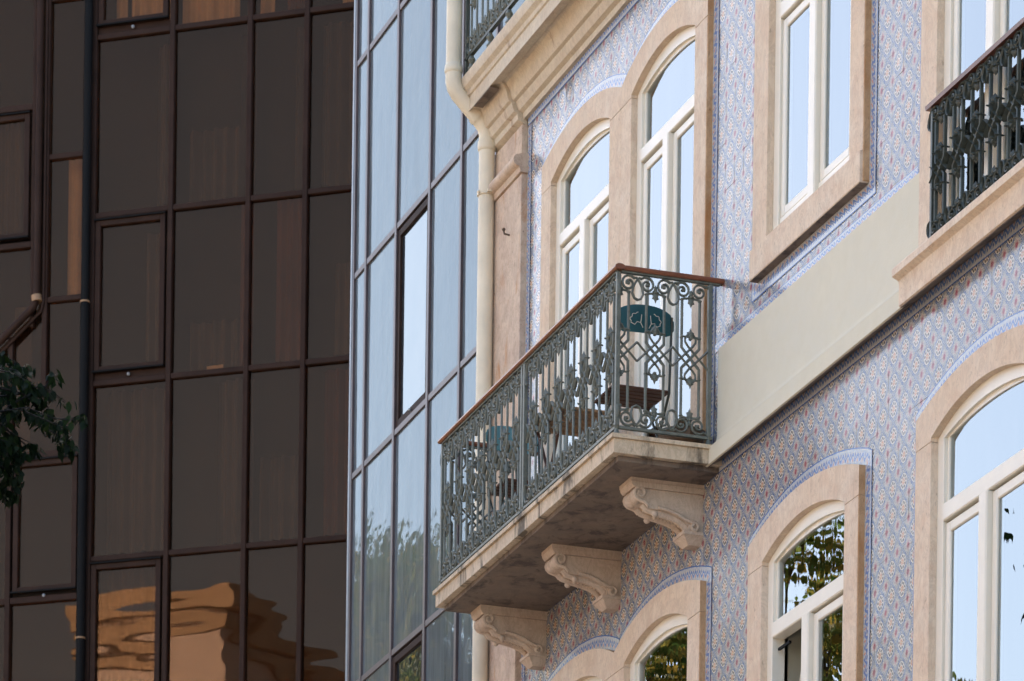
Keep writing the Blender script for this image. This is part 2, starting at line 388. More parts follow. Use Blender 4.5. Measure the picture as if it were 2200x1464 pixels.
# ================================================================== TILED BUILDING
T = thing('tiled_building', 'townhouse clad in blue and white patterned tiles with arched stone window surrounds', 'building')
XL, XR, ZB, ZT = -4.45, 6.6, 7.2, 14.10
WINS = [  # x0, x1 (opening), xo0, xo1, bottom, dz, left shoulder, right shoulder
    dict(x0=-3.22, x1=-2.02, o0=-3.42, o1=-1.80, b=10.53, dz=3.81, sl=9.73, sr=9.68, door=1),
    dict(x0=-1.60, x1=-.43, o0=-1.80, o1=-.21, b=10.53, dz=3.81, sl=9.68, sr=9.73, door=1),
    dict(x0=.83, x1=2.11, o0=.60, o1=2.32, b=11.55, dz=3.81, sl=9.71, sr=9.71, sill=1),
    dict(x0=3.34, x1=4.62, o0=3.12, o1=4.84, b=10.60, dz=3.81, sl=9.71, sr=9.71, door=1),
    dict(x0=-3.22, x1=-2.02, o0=-3.42, o1=-1.80, b=7.7, dz=0, sl=9.73, sr=9.68),
    dict(x0=-1.60, x1=-.43, o0=-1.80, o1=-.21, b=7.7, dz=0, sl=9.68, sr=9.73),
    dict(x0=.83, x1=2.11, o0=.60, o1=2.32, b=7.7, dz=0, sl=9.71, sr=9.71, open=1),
    dict(x0=3.33, x1=4.61, o0=3.12, o1=4.84, b=7.7, dz=0, sl=9.71, sr=9.71),
    dict(x0=5.83, x1=7.11, o0=5.6, o1=7.32, b=7.7, dz=0, sl=9.71, sr=9.71),
]
for w in WINS: w['zs'], w['zp'], w['zo'] = 9.555+w['dz'], 9.685+w['dz'], 9.855+w['dz']
# wall backing: vertical strips with the openings left out
wb = MB()
xs = sorted({XL, XR} | {w['x0'] for w in WINS if w['x0'] < XR} | {min(XR, w['x1']) for w in WINS})
for a, b in zip(xs, xs[1:]):
    xc = (a+b)/2; holes = sorted((w['b'], w['zp']) for w in WINS if w['x0'] < xc < w['x1'])
    z = 0
    for h0, h1 in holes + [(ZT+.4, 0)]:
        wb.box(a, b, .012, .34, z, h0); z = h1
obj('wall', wb, M_BAND, T)
core = MB().box(XL, 14, 1.6, 12, 0, 18.4).box(XR, 14, .012, 1.598, 0, 18.4).box(XL, XR, .6, 1.598, 14.52, 18.4).box(XL, XL+.25, .341, 1.598, 0, 14.5)
for zf in (10.30, 14.1, 6.4): core.box(XL+.251, XR-.001, .342, 1.598, zf, zf+.2)
obj('building_core', core, M_BAND, T)

# tiles ------------------------------------------------------------
TP = .1535; tiles = []
def covered(x0, x1, z0, z1):
    for w in WINS:
        if x1 > w['x0']-.0 and x0 < w['x1']+.0 and z1 > w['b']-.0 and z0 < w['zp']: return True
    if x0 > -.10 and x1 < 2.98 and z0 > 10.44 and z1 < 11.14: return True
    if x0 > 2.90 and z0 > 10.43 and z1 < 10.62: return True
    return False
def proj(p):
    d = Vector(p)-CAMP; dep = d.dot(FWD); u = d.dot(RIGHT)/dep*F; v = -d.z/dep*F+3243
    return cr*u-sr*v+1100, sr*u+cr*v+732, dep
ix0 = int((-3.84)/TP)-1
for i in range(-25, 43):
    for k in range(0, 45):
        x0 = .02+i*TP; z0 = 7.23+k*TP; x1, z1 = x0+TP, z0+TP
        if x1 < -3.87 or x0 > XR or z0 > 14.1: continue
        if covered(x0, x1, z0, z1): continue
        tiles.append((x0, z0))
def tile_score(t):
    px, py, dep = proj((t[0]+TP/2, 0, t[1]+TP/2))
    if not (-10 < px < 2210 and -30 < py < 1494): return 1e9
    hid = any(w['o0']-.02 < t[0]+TP/2 < w['o1']-.05 and w['b']-.19 < t[1]+TP/2 < w['zo']-.06 for w in WINS)
    if hid: return 1e6+dep
    if 10.39 < t[1]+TP/2 < 11.15 and -.15 < t[0] < 3.1: return 1e6+dep
    return dep
tiles.sort(key=tile_score)
e = (TP-.0007)/2
TV = [(-e, 0, -e), (e, 0, -e), (e, 0, e), (-e, 0, e), (-e, .010, -e), (e, .010, -e), (e, .010, e), (-e, .010, e)]
TF = [(0, 1, 2, 3), (0, 4, 5, 1), (1, 5, 6, 2), (2, 6, 7, 3), (3, 7, 4, 0)]
TU = [[(0, 0), (1, 0), (1, 1), (0, 1)]]+[[(.30, .02)]*4]*4
def tilt(): return (R.gauss(0, .0065), R.gauss(0, .004), R.gauss(0, .0065))
tm = MB().add(TV, TF, TU).mesh('wall_tile', M_TILE)
for x, z in tiles[:298]:
    o = bpy.data.objects.new('wall_tile', tm); COL.objects.link(o); o.parent = T
    o.location = (x+TP/2, R.uniform(-.0003, .0003), z+TP/2); o.rotation_euler = tilt()
mb = MB()
for x, z in tiles[298:]:
    a, b_, c = tilt(); mt = Matrix.Rotation(a, 3, 'X') @ Matrix.Rotation(c, 3, 'Z'); off = Vector((x+TP/2, R.uniform(-.0003, .0003), z+TP/2))
    mb.add([mt @ Vector(v)+off for v in TV], TF, TU)
obj('wall_tile', mb, M_TILE, T, kind='stuff')

# tile borders -----------------------------------------------------
def border(inner, outer, name='tile_border'):
    mb = MB(); L = 0
    for i in range(len(inner)-1):
        a, b = inner[i], inner[i+1]; c, d = outer[i+1], outer[i]
        l = (Vector((*c, 0))-Vector((*d, 0))).length; u0, u1 = L/.075, (L+l)/.075; L += l
        mb.add([(a[0], -.004, a[1]), (b[0], -.004, b[1]), (c[0], -.004, c[1]), (d[0], -.004, d[1])], [(0, 1, 2, 3)], [[(u0, 0), (u1, 0), (u1, 1), (u0, 1)]])
    return obj(name, mb, M_BORDER, T)
BW = .095
def outline(w, off):
    x0, x1 = w['o0']-off, w['o1']+off
    a = arc(w['o0'], w['o1'], (w['sl']+w['sr'])/2+w['dz'], w['zo'])
    return x0, x1, a
for grp in ((0, 1), (2,), (3,), (4, 5), (6,), (7,)):
    inn, out = [], []
    w0, w1 = WINS[grp[0]], WINS[grp[-1]]; dz = w0['dz']
    bot = w0['b'] if w0.get('sill') else (11.16 if dz and grp[0] == 3 else (10.5 if dz else 7.3))
    if w0.get('sill'): bot = 11.36
    inn.append((w0['o0'], bot)); out.append((w0['o0']-BW, bot-(BW if w0.get('sill') else 0)))
    inn.append((w0['o0'], w0['sl']+dz)); out.append((w0['o0']-BW, w0['sl']+dz+BW*.7))
    for n_, gi in enumerate(grp):
        w = WINS[gi]; sh0 = w['sl']+dz; sh1 = w['sr']+dz
        A = arc(w['o0'], w['o1'], max(sh0, sh1), w['zo'], 16)
        for i, (x, z) in enumerate(A):
            t = i/16; base = sh0*(1-t)+sh1*t; k = 1-abs(2*t-1)
            if t < .5 and sh0 < sh1: z = z-(sh1-sh0)*(1-t)**4
            if t > .5 and sh1 < sh0: z = z-(sh0-sh1)*t**4
            inn.append((x, z)); out.append((x+(t-.5)*BW*.6*(1 if len(grp) == 1 else .3), z+BW))
    inn.append((w1['o1'], w1['sr']+dz)); out.append((w1['o1']+BW, w1['sr']+dz+BW*.7))
    inn.append((w1['o1'], bot)); out.append((w1['o1']+BW, bot-(BW if w0.get('sill') else 0)))
    border(inn, out)
    if w0.get('sill'): border([(w0['o0'], 11.36), (w0['o1'], 11.36)], [(w0['o0']-BW, 11.36-BW), (w0['o1']+BW, 11.36-BW)])
border([(-.12, 11.15), (3.02, 11.15)], [(-.12, 11.205), (3.02, 11.205)])
border([(-3.75, 10.455), (XR, 10.455)], [(-3.75, 10.36), (XR, 10.36)])
border([(-3.85, 14.10), (XR, 14.10)], [(-3.85, 14.0), (XR, 14.0)])
border([(-3.85, 7.3), (-3.85, 13.99)], [(-3.77, 7.3), (-3.77, 13.99)])

# stone surrounds and windows --------------------------------------
def window(w, idx):
    dz = w['dz']; zs, zp, zo = w['zs'], w['zp'], w['zo']; x0, x1, b = w['x0'], w['x1'], w['b']
    sh0, sh1 = w['sl']+dz, w['sr']+dz; N = 18
    YF, YB = -.045, .14
    inn = arc(x0, x1, zs, zp, N); out = arc(w['o0'], w['o1'], max(sh0, sh1), zo, N)
    out = [((x, z-(sh1-sh0)*(1-i/N)**4) if sh0 < sh1 else (x, z-(sh0-sh1)*(i/N)**4) if sh1 < sh0 else (x, z)) for i, (x, z) in enumerate(out)]
    inn2 = [(x0, zs-.02)]+inn+[(x1, zs-.02)]; out2 = [(w['o0'], zs-.02)]+out+[(w['o1'], zs-.02)]
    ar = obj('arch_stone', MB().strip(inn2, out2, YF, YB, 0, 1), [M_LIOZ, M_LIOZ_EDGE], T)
    jb = b if not w.get('sill') else b
    mid_r = w['o1'] == -1.80
    obj('jamb_stone', MB().bbox(w['o0']+(.001 if w['o0'] == -1.80 else 0), x0, YF, YB, jb, zs-.022, .003), M_LIOZ, ar)
    obj('jamb_stone', MB().bbox(x1, w['o1']-(.001 if mid_r else .012), YF, YB, jb, zs-.022, .003), M_LIOZ, ar)
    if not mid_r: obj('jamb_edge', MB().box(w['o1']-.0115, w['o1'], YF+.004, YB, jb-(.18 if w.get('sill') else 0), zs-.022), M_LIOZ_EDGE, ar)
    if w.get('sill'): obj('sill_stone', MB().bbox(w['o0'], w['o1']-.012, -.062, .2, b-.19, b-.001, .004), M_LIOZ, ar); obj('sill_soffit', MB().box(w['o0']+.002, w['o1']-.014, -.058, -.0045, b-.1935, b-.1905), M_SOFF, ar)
    # painted timber frame
    y0, y1 = .0, .08; fw = .085
    def inset(L, d):  # follow the arch inside by d
        return arc(x0+d, x1-d, zs-.02, zp-d*.95, N)
    outer = [(x0+.001, b)]+[(x0+.001, zs-.002)]+[(p[0], p[1]-.001) for p in inn[1:-1]]+[(x1-.001, zs-.002)]+[(x1-.001, b)]
    ii = inset(inn, fw); inner = [(x0+fw, b), (x0+fw, ii[0][1])]+ii[1:-1]+[(x1-fw, ii[-1][1]), (x1-fw, b)]
    fr = MB().strip(inner, outer, y0, y1)
    tz0, tz1 = w['tz'] if 'tz' in w else (9.068+dz, 9.165+dz)
    if dz and not w.get('sill'): tz0, tz1 = 12.885, 12.975
    fr.bbox(x0+fw, x1-fw, -.006, y1+.001, tz0, tz1, .006)                     # transom
    xc = (x0+x1)/2
    zb = b+.0
    fr.bbox(xc-.052, xc+.052, -.022, y1+.002, zb, tz0-.001, .008)             # meeting post
    fr.bbox(x0+fw, x1-fw, .01, y1+.001, zb, zb+.10, .005)
    win = obj('window', fr, M_PAINT, T, 20)
    # fan light bead and glass
    b2 = inset(inn, fw+.03); b1 = [(p[0], p[1]) for p in inset(inn, fw-.001)]
    base = tz1+.0
    beadi = [(x0+fw+.03, base)]+b2+[(x1-fw-.03, base)]; beado = [(x0+fw, base)]+b1+[(x1-fw, base)]
    obj('fanlight_bead', MB().strip(beadi, beado, .02, .07), M_PAINT, win)
    gl = MB(); L = [(x0+fw+.005, base)]+[(p[0], p[1]) for p in inset(inn, fw+.005)]+[(x1-fw-.005, base)]
    gl.prism(L, .030, .036, 'y'); obj('glass_pane', gl, M_GLASS, win)
    # two casements under the transom
    for side, (a, c) in enumerate(((x0+fw, xc-.052), (xc+.052, x1-fw))):
        sw = .058; z0, z1 = zb+.10, tz0-.012
        a2, c2 = a+.004, c-.004
        mb = MB()
        ra, rb = -.006, .045
        mb.bbox(a2, a2+sw, .014, .062, z0, z1, .006).bbox(c2-sw, c2, .014, .062, z0, z1, .006)
        mb.bbox(a2+sw-.002, c2-sw+.002, .015, .061, z1-sw, z1, .006).bbox(a2+sw-.002, c2-sw+.002, .015, .061, z0, z0+sw, .006)
        gb = MB().box(a2+sw-.003, c2-sw+.003, .028, .034, z0+sw-.003, z1-sw+.003)
        cs = obj('casement', mb, M_PAINT, win)
        gp = obj('glass_pane', gb, M_GLASS, win)
        if w.get('open') and side == 0:      # casement tilted inwards at the top
            for o in (cs, gp):
                mt = Matrix.Translation((0, .05, z0)) @ Matrix.Rotation(math.radians(-9), 4, 'X') @ Matrix.Translation((0, -.05, -z0)); o.matrix_world = mt
            obj('stay_arm', MB().box(a2+.01, a2+.19, .03, .045, tz0-.075, tz0-.060), M_DPIPE, win)
    # curtain behind the glass
    if dz or 1:
        cm = MB(); n = 90; xa, xb = x0+.02, x1-.02; segs = [(xa, xb)] if dz else []
        for sa, sb in segs:
            pts = [(sa+(sb-sa)*i/n, .17+.018*math.sin(i*.9+idx)+.01*math.sin(i*2.3)) for i in range(n+1)]
            for i in range(n):
                (p, y), (q, yy) = pts[i], pts[i+1]
                cm.add([(p, y, b), (q, yy, b), (q, yy, zp+.02), (p, y, zp+.02)], [(0, 1, 2, 3)])
        if segs: obj('net_curtain', cm, M_NET, win, 60)
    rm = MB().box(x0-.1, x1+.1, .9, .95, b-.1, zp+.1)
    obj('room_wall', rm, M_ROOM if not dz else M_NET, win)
for i, w in enumerate(WINS): window(w, i)

# plaster band with cove, French balcony ledge, cornice, pilaster ---
X0B, X1B = -.02, 3.10
band = MB().sweep([(.0, 11.152), (-.016, 11.148), (-.018, 10.60), (-.024, 10.565), (-.034, 10.545), (-.052, 10.525), (-.075, 10.512), (-.092, 10.500), (-.095, 10.392), (-.085, 10.388), (.0, 10.44)], X0B, X1B)
obj('plaster_band', band, M_BAND, T, 40)
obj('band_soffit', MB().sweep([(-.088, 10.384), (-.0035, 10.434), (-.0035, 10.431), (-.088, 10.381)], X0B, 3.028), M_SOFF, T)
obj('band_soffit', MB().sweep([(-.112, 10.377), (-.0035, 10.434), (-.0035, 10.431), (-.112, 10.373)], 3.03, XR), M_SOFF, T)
led = MB().sweep([(.0, 10.598), (-.155, 10.598), (-.165, 10.585), (-.165, 10.545), (-.125, 10.525), (-.12, 10.505), (-.12, 10.385), (-.11, 10.38), (.0, 10.44)], 3.03, XR)
obj('balcony_ledge', led, M_LIOZ, T, 30)
CP = [(.0, 14.06), (-.030, 14.06), (-.036, 14.10), (-.066, 14.115), (-.082, 14.15), (-.088, 14.175), (-.112, 14.185), (-.128, 14.215), (-.140, 14.26), (-.165, 14.30), (-.19, 14.31)]
CT = [(-.27, 14.285), (-.27, 14.385), (-.282, 14.392), (-.288, 14.42), (-.315, 14.445), (-.325, 14.48), (-.325, 14.52), (.0, 14.52)]
obj('cornice', MB().sweep(CP+[(-.20, 14.298)]+CT, -3.88, XR), M_CORN, T, 30)
obj('cornice', MB().sweep([(.0, 14.02)]+[(y*.86-.045, z-.005) for y, z in CP[1:]]+[(-.24, 14.30)]+CT, -4.47, -3.881), M_CORN, T, 30)
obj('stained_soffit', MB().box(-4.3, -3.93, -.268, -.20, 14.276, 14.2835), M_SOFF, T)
pil = MB().bbox(-4.47, -3.85, -.05, .012, 0, 13.66, .004)
pil.sweep([(.0, 13.66), (-.065, 13.662), (-.07, 13.685), (-.075, 13.70)]+[(-.07-.05*math.sin(a*pi/6), 13.745-.045*math.cos(a*pi/6)) for a in range(7)]+[(-.055, 13.80), (0, 13.80)], -4.47, -3.83)
pil.bbox(-4.47, -3.86, -.048, .012, 13.80, 14.015, .004)
obj('pilaster', pil, M_PIL, T, 40)
obj('wall_hook', MB().tube([(-4.10, -.05, 13.30), (-4.10, -.09, 13.305), (-4.10, -.095, 13.33)], .007, 6).ball((-4.10, -.095, 13.335), .013), M_BARK, T)

# ------------------------------------------------------------------ ironwork pieces (local: x = along, z = up, y = thickness)
H = .965
def spiral(cx, cz, r0, a0, turns, sgn, n=16):
    return [(cx+(r0*(1-.78*i/n))*math.cos(a0+sgn*turns*2*pi*i/n), 0, cz+(r0*(1-.78*i/n))*math.sin(a0+sgn*turns*2*pi*i/n)) for i in range(n+1)]
def leafshape(mb, x, z, up, sx=.026, sz=.05, t=.010):   # pointed acanthus bud with a swelling middle
    P = [(0, 1), (.38, .45), (1, .30), (.72, -.12), (1.05, -.45), (.35, -.55), (0, -.9), (-.35, -.55), (-1.05, -.45), (-.72, -.12), (-1, .30), (-.38, .45)]
    pts = [(x+a*sx, z+b*sz*up) for a, b in P]; n = len(pts)
    v = [(p[0], 0, p[1]) for p in pts]+[(x, -t, z), (x, t, z)]
    fs = [(i, (i+1) % n, n) for i in range(n)]+[((i+1) % n, i, n+1) for i in range(n)]
    mb.add(v, fs)
def scrolls(top):
    mb = MB(); zt = H if top else 0; sg = -1 if top else 1
    Z = lambda d: zt+sg*d
    for s in (-1, 1):
        # half of the teardrop at the cell edge running over into the spiral
        if top: pts = [(s*.12, 0, Z(.158)), (s*.142, 0, Z(.148)), (s*.157, 0, Z(.118)), (s*.150, 0, Z(.078)), (s*.132, 0, Z(.042)), (s*.11, 0, Z(.018))]
        else: pts = [(s*.12, 0, Z(.142)), (s*.145, 0, Z(.130)), (s*.155, 0, Z(.095)), (s*.150, 0, Z(.06)), (s*.132, 0, Z(.030)), (s*.11, 0, Z(.012))]
        c = (s*.058, Z(.058)); a0 = math.atan2(sg*-.034 if 1 else 0, s*.036)
        sp = [(c[0]+r*math.cos(a), 0, c[1]+r*math.sin(a)) for r, a in [(.052-.040*(i/20), a0+(1 if (s > 0) == top else -1)*(2*pi*1.45)*(i/20)) for i in range(21)]]
        mb.tube(pts+sp, .0078, 6)
        mb.ball((c[0], 0, c[1]), .011, (1, .9, 1))
        mb.tube([(s*.012, 0, Z(.09)), (s*.020, 0, Z(.105)), (s*.045, 0, Z(.108)), (s*.06, 0, Z(.112))], .0075, 5)
        mb.ball((s*.06, 0, Z(.115)), .014, (1, .8, .6))
    leafshape(mb, 0, Z(.125), sg, .024, .042)
    leafshape(mb, 0, Z(.075), sg, .014, .03, .008)
    mb.ball((0, 0, Z(.095)), .012)
    return mb
def lattice():
    mb = MB(); c = .482
    for s in (-1, 1):
        for t in (-1, 1):
            mb.tube([(s*.0, 0, c+t*.168), (s*.020, 0, c+t*.150), (s*.037, 0, c+t*.122), (s*.034, 0, c+t*.10), (s*.014, 0, c+t*.074), (-s*.12, 0, c-t*.06)], .0075, 4)
            mb.tube([(s*.03, 0, c+t*.135), (s*.052, 0, c+t*.135), (s*.06, 0, c+t*.13)], .006, 5).ball((s*.06, 0, c+t*.13), .012, (1, 1, .6))
    for t in (-1, 1): leafshape(mb, 0, c+t*.150, t, .026, .045, .011); mb.ball((0, 0, c+t*.125), .012)
    return mb
def balu():
    mb = MB(); c = .482
    mb.tube([(.06, 0, H-.11), (.06, 0, c+.065), (-.055, 0, c-.06)], .0105, 6)
    mb.tube([(.06, 0, .10), (.06, 0, c-.065), (.045, 0, c-.05)], .0105, 6)
    return mb
def balu2():
    mb = MB(); c = .482
    mb.tube([(-.06, 0, H-.11), (-.06, 0, c+.065), (.055, 0, c-.06)], .0105, 6)
    mb.tube([(-.06, 0, .10), (-.06, 0, c-.065), (-.045, 0, c-.05)], .0105, 6)
    return mb
PIECES = {}; YT = {'baluster': .8, 'lattice': 1.8, 'top_scroll': 1.5, 'bottom_scroll': 1.5}
def pieces(m):
    if m.name not in PIECES:
        PIECES[m.name] = [('baluster', balu().mesh('baluster', m, 50)), ('baluster', balu2().mesh('baluster', m, 50)), ('top_scroll', scrolls(True).mesh('top_scroll', m, 50)),
                          ('bottom_scroll', scrolls(False).mesh('bottom_scroll', m, 50)), ('lattice', lattice().mesh('lattice', m, 50))]
    return PIECES[m.name]
def clip(me, x, keep):
    k = me.name.split('.')[0]; m2 = me.copy(); bm = bmesh.new(); bm.from_mesh(m2)
    bmesh.ops.bisect_plane(bm, geom=bm.verts[:]+bm.edges[:]+bm.faces[:], plane_co=(x, 0, 0), plane_no=(-keep, 0, 0), clear_outer=True)
    bm.to_mesh(m2); bm.free(); return m2
def ironrun(parent, m, origin, rot, centers, sx=1.0, half=()):
    for i, s in enumerate(centers):
        for nm, me in pieces(m):
            d = Vector((math.cos(rot), math.sin(rot), 0))
            o = bpy.data.objects.new(nm, me); COL.objects.link(o); o.parent = parent
            o.location = Vector(origin)+d*s; o.rotation_euler = (0, 0, rot); o.scale = (sx, YT[nm], 1)
    for s, x, keep in half:          # cells cut off by a post
        for nm, me in pieces(m):
            me = clip(me, x, keep)
            if len(me.polygons) < 4: continue
            d = Vector((math.cos(rot), math.sin(rot), 0))
            o = bpy.data.objects.new(nm, me); COL.objects.link(o); o.parent = parent; o.location = Vector(origin)+d*s; o.rotation_euler = (0, 0, rot); o.scale = (sx, YT[nm], 1)

# ------------------------------------------------------------------ the corner balcony (a part of the building)
SX0, SX1, SY = -3.60, .035, -.735
sl_ = MB()
sl_.box(SX0, SX1, SY, -.002, 10.395, 10.485)                    # slab
sl_.box(SX0-.018, SX1-.001+.018, SY-.018, -.002, 10.486, 10.512)  # nosing
slab = obj('balcony', sl_, M_SLAB, T)
slab['label'] = 'stone balcony slab with dark weather stains'
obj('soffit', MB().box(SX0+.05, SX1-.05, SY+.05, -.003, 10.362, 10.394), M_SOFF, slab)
RX0, RX1, RY, Z0 = -3.56, 0.0, -.705, 10.575
for nm, mb in (('bottom_rail', MB().box(RX0, RX1, RY-.012, RY+.012, Z0-.018, Z0).box(RX1-.012, RX1+.012, RY+.013, -.06, Z0-.018, Z0).box(RX0-.012, RX0+.012, RY+.013, -.06, Z0-.018, Z0)),
               ('top_rail', MB().box(RX0, RX1, RY-.014, RY+.014, Z0+H, Z0+H+.012).box(RX1-.014, RX1+.014, RY+.015, -.02, Z0+H, Z0+H+.012).box(RX0-.014, RX0+.014, RY+.015, -.02, Z0+H, Z0+H+.012))):
    obj(nm, mb, M_IRON, slab)
hz = Z0+H+.012
def hprof(c): return [(c-.026, hz), (c-.034, hz+.012), (c-.03, hz+.026), (c-.012, hz+.034), (c+.012, hz+.034), (c+.03, hz+.026), (c+.034, hz+.012), (c+.026, hz)]
hr = MB().prism(hprof(RY), RX0-.034, RX1+.034, 'x')
obj('handrail', hr, M_WOODR, slab, 40)
for xx in (RX0, RX1): obj('handrail', MB().prism(hprof(xx), RY+.034, .02, 'y'), M_WOODR, slab, 40)
def post(x, y, m=M_IRON, par=None, r=.014, zt=0):
    mb = MB().bbox(x-r, x+r, y-r, y+r, Z0-.0, Z0+H, .003).lathe([(.02, 0), (.024, .012), (.014, .03), (.012, .045), (.02, .062)], x, y, 10.512, 10)
    return obj('railing_post', mb, m, par or slab)
for x, y in ((RX1, RY), (RX0, RY), (-1.78, RY), (-1.83, RY), (RX1, -.085), (RX0, -.085)): post(x, y)
for x in (-.9, -2.7): obj('rail_foot', MB().lathe([(.018, 0), (.010, .02), (.016, .045)], x, RY, 10.512, 8), M_IRON, slab)
ironrun(slab, M_IRON, (0, RY, Z0), pi, [.135+.2465*i for i in range(7)])
ironrun(slab, M_IRON, (-1.83, RY, Z0), pi, [.135+.2465*i for i in range(7)])
ironrun(slab, M_IRON, (RX1, RY, Z0), pi/2, [.25], half=[(.01, 0, 1), (.49, .128, -1)])
ironrun(slab, M_IRON, (RX0, RY, Z0), pi/2, [.25], half=[(.01, 0, 1), (.49, .128, -1)])
# scroll brackets
BP = [(0, 10.30), (-.44, 10.30), (-.468, 10.290), (-.480, 10.268), (-.472, 10.240), (-.450, 10.222), (-.415, 10.210), (-.377, 10.205), (-.377, 10.178), (-.307, 10.176), (-.242, 10.166),
      (-.176, 10.146), (-.125, 10.12), (-.10, 10.095), (-.098, 10.062), (0, 10.062)]
def bracket(xr):
    w = .20; xl = xr-w
    mb = MB().prism(BP, xl+.015, xr-.015, 'x')
    pv = lambda x: None
    # moulded abacus
    mb.box(xl-.012, xr+.004, -.500, 0, 10.338, 10.361); mb.prism([(0, 10.301), (-.478, 10.301), (-.492, 10.318), (-.498, 10.337), (0, 10.337)], xl-.010, xr+.002, 'x')
    for xs_, sg in ((xr-.007, 1), (xl+.007, -1)):
        # raised fillet following the lower edge and curling into both volutes
        c1 = (-.432, 10.268)
        sp = [(xs_, c1[0]+(.044-.032*i/16)*math.cos(-2.0-sg*0+(-1)*(-1)*0 - 2*pi*1.3*i/16*-1*-1), c1[1]+(.044-.032*i/16)*math.sin(-2.0-2*pi*1.3*i/16)) for i in range(17)]
        mb.tube([(xs_, -.377, 10.190), (xs_, -.40, 10.214)]+[(xs_, p[1], p[2]) for p in sp], .0125, 6)
        low = [(xs_, y, z+.012) for y, z in BP[9:13]]
        c2 = (-.062, 10.088)
        sp2 = [(xs_, c2[0]+(.034-.022*i/12)*math.cos(2.2-2*pi*1.1*i/12), c2[1]+(.034-.022*i/12)*math.sin(2.2-2*pi*1.1*i/12)) for i in range(13)]
        mb.tube(low+sp2, .0125, 6)
    # rolled front lobes, side by side with a groove between
    for k, xc in enumerate((xl+.052, xl+.148)):
        prof = [(.001, -.044), (.030, -.042), (.047, -.022), (.050, 0), (.047, .022), (.030, .042), (.001, .044)]
        mb.lathe(prof, -.437, 10.258, xc, 14, 'x')
        mb.tube([(xc, -.40, 10.212), (xc, -.377, 10.186), (xc, -.30, 10.166), (xc, -.22, 10.152), (xc, -.15, 10.130), (xc, -.11, 10.10), (xc, -.095, 10.07)], .026, 8)
    for xc in (xl+.03, xl+.17): mb.ball((xc, -.325, 10.150), .022)
    # bead course below the belly
    for i in range(9): mb.ball((xl+w/2, -.30+.024*i, 10.150-.0012*i*i*.6), .013)
    # faceted foot
    mb.box(xl+.004, xr-.004, -.135, 0, 10.040, 10.0615)
    a = [(xl+.008, -.130), (xr-.008, -.130), (xr-.008, 0), (xl+.008, 0)]; q = [(xl+.05, -.085), (xr-.05, -.085), (xr-.05, 0), (xl+.05, 0)]
    mb.add([(p[0], p[1], 10.039) for p in a]+[(p[0], p[1], 9.985) for p in q], [(0, 1, 5, 4), (1, 2, 6, 5), (2, 3, 7, 6), (3, 0, 4, 7), (4, 5, 6, 7), (3, 2, 1, 0)])
    return mb
for xr in (-.28, -1.79, -3.30): obj('scroll_bracket', bracket(xr), M_BRKT, slab, 35)

# ------------------------------------------------------------------ French balcony on the right and roof terrace railing
fb = obj('bottom_rail', MB().box(3.36, XR-.4, -.10, -.076, 10.612, 10.63), M_IRON_D, T)
FZ = 10.612; fy = -.085
fr_ = thing('window_railing', 'dark green wrought iron railing with brown handrail set between stone jambs at the right edge', 'railing')
obj('railing_post', MB().bbox(3.385, 3.411, fy-.013, fy+.013, FZ+.02, FZ+.76, .003), M_IRON_D, fr_)
PZ = .74/H
for i in range(8):
    for nm, me in pieces(M_IRON_D):
        o = bpy.data.objects.new(nm, me); COL.objects.link(o); o.parent = fr_; o.location = (3.50+.235*i, fy, FZ+.02); o.scale = (.95, YT[nm]*1.5, PZ)
obj('handrail', MB().prism([(fy-.026, FZ+.762), (fy-.03, FZ+.785), (fy-.012, FZ+.80), (fy+.012, FZ+.80), (fy+.03, FZ+.785), (fy+.026, FZ+.762)], 3.345, 5.2, 'x'), M_RAIL_D, fr_, 40)
tr_ = thing('terrace_railing', 'grey-green wrought iron railing above the cornice beside the downpipe, cut off by the top edge', 'railing')
for i in range(9):
    for nm, me in pieces(M_IRON):
        o = bpy.data.objects.new(nm, me); COL.objects.link(o); o.parent = tr_; o.location = (-4.25+.2465*i, -.29, 14.665); o.scale = (1, YT[nm], 1)
obj('bottom_rail', MB().box(-4.42, -1.9, -.305, -.275, 14.645, 14.664), M_IRON_D, tr_)
obj('railing_post', MB().bbox(-4.425, -4.395, -.305, -.275, 14.53, 15.7, .003), M_IRON_D, tr_)
for i in range(6): obj('rail_foot', MB().lathe([(.016, 0), (.03, .03), (.012, .06), (.03, .09), (.012, .124)], -4.3+.42*i, -.29, 14.521, 8), M_IRON, tr_)
obj('terrace_kerb', MB().sweep([(.0, 14.521), (-.27, 14.521), (-.262, 14.545), (-.25, 14.57), (.0, 14.57)], -4.46, XR), M_CORN, T)

# ------------------------------------------------------------------ downpipe
dp = thing('downpipe', 'cream rainwater pipe with an offset bend down the left edge of the tiled facade', 'drainpipe')
PX = -4.46
obj('pipe', MB().tube([(PX, -.375, 18), (PX, -.375, 14.60)], .058, 20), M_PIPE, dp, 50)
obj('pipe_bend', MB().tube([(PX, -.375, 14.599), (PX, -.375, 14.50), (PX, -.365, 14.46), (PX, -.34, 14.42), (PX, -.16, 14.245), (PX, -.125, 14.20), (PX, -.112, 14.15), (PX, -.112, 14.08)], .060, 20), M_PIPE, dp, 50)
obj('pipe', MB().tube([(PX, -.112, 14.079), (PX, -.112, .2)], .058, 20), M_PIPE, dp, 50)
obj('pipe_collar', MB().lathe([(.058, 0), (.066, .008), (.068, .03), (.064, .06), (.058, .07)], PX, -.375, 14.56, 20), M_PIPE, dp, 50)
obj('pipe_collar', MB().lathe([(.058, 0), (.067, .01), (.069, .03), (.067, .07), (.058, .075)], PX, -.112, 14.03, 20), M_PIPE, dp, 50)
t_ = Vector((0, .18, -.175)).normalized()
obj('pipe_collar', MB().tube([Vector((PX, -.20, 14.286)), Vector((PX, -.20, 14.286))+t_*.03], .068, 20), M_PIPE, dp, 50)
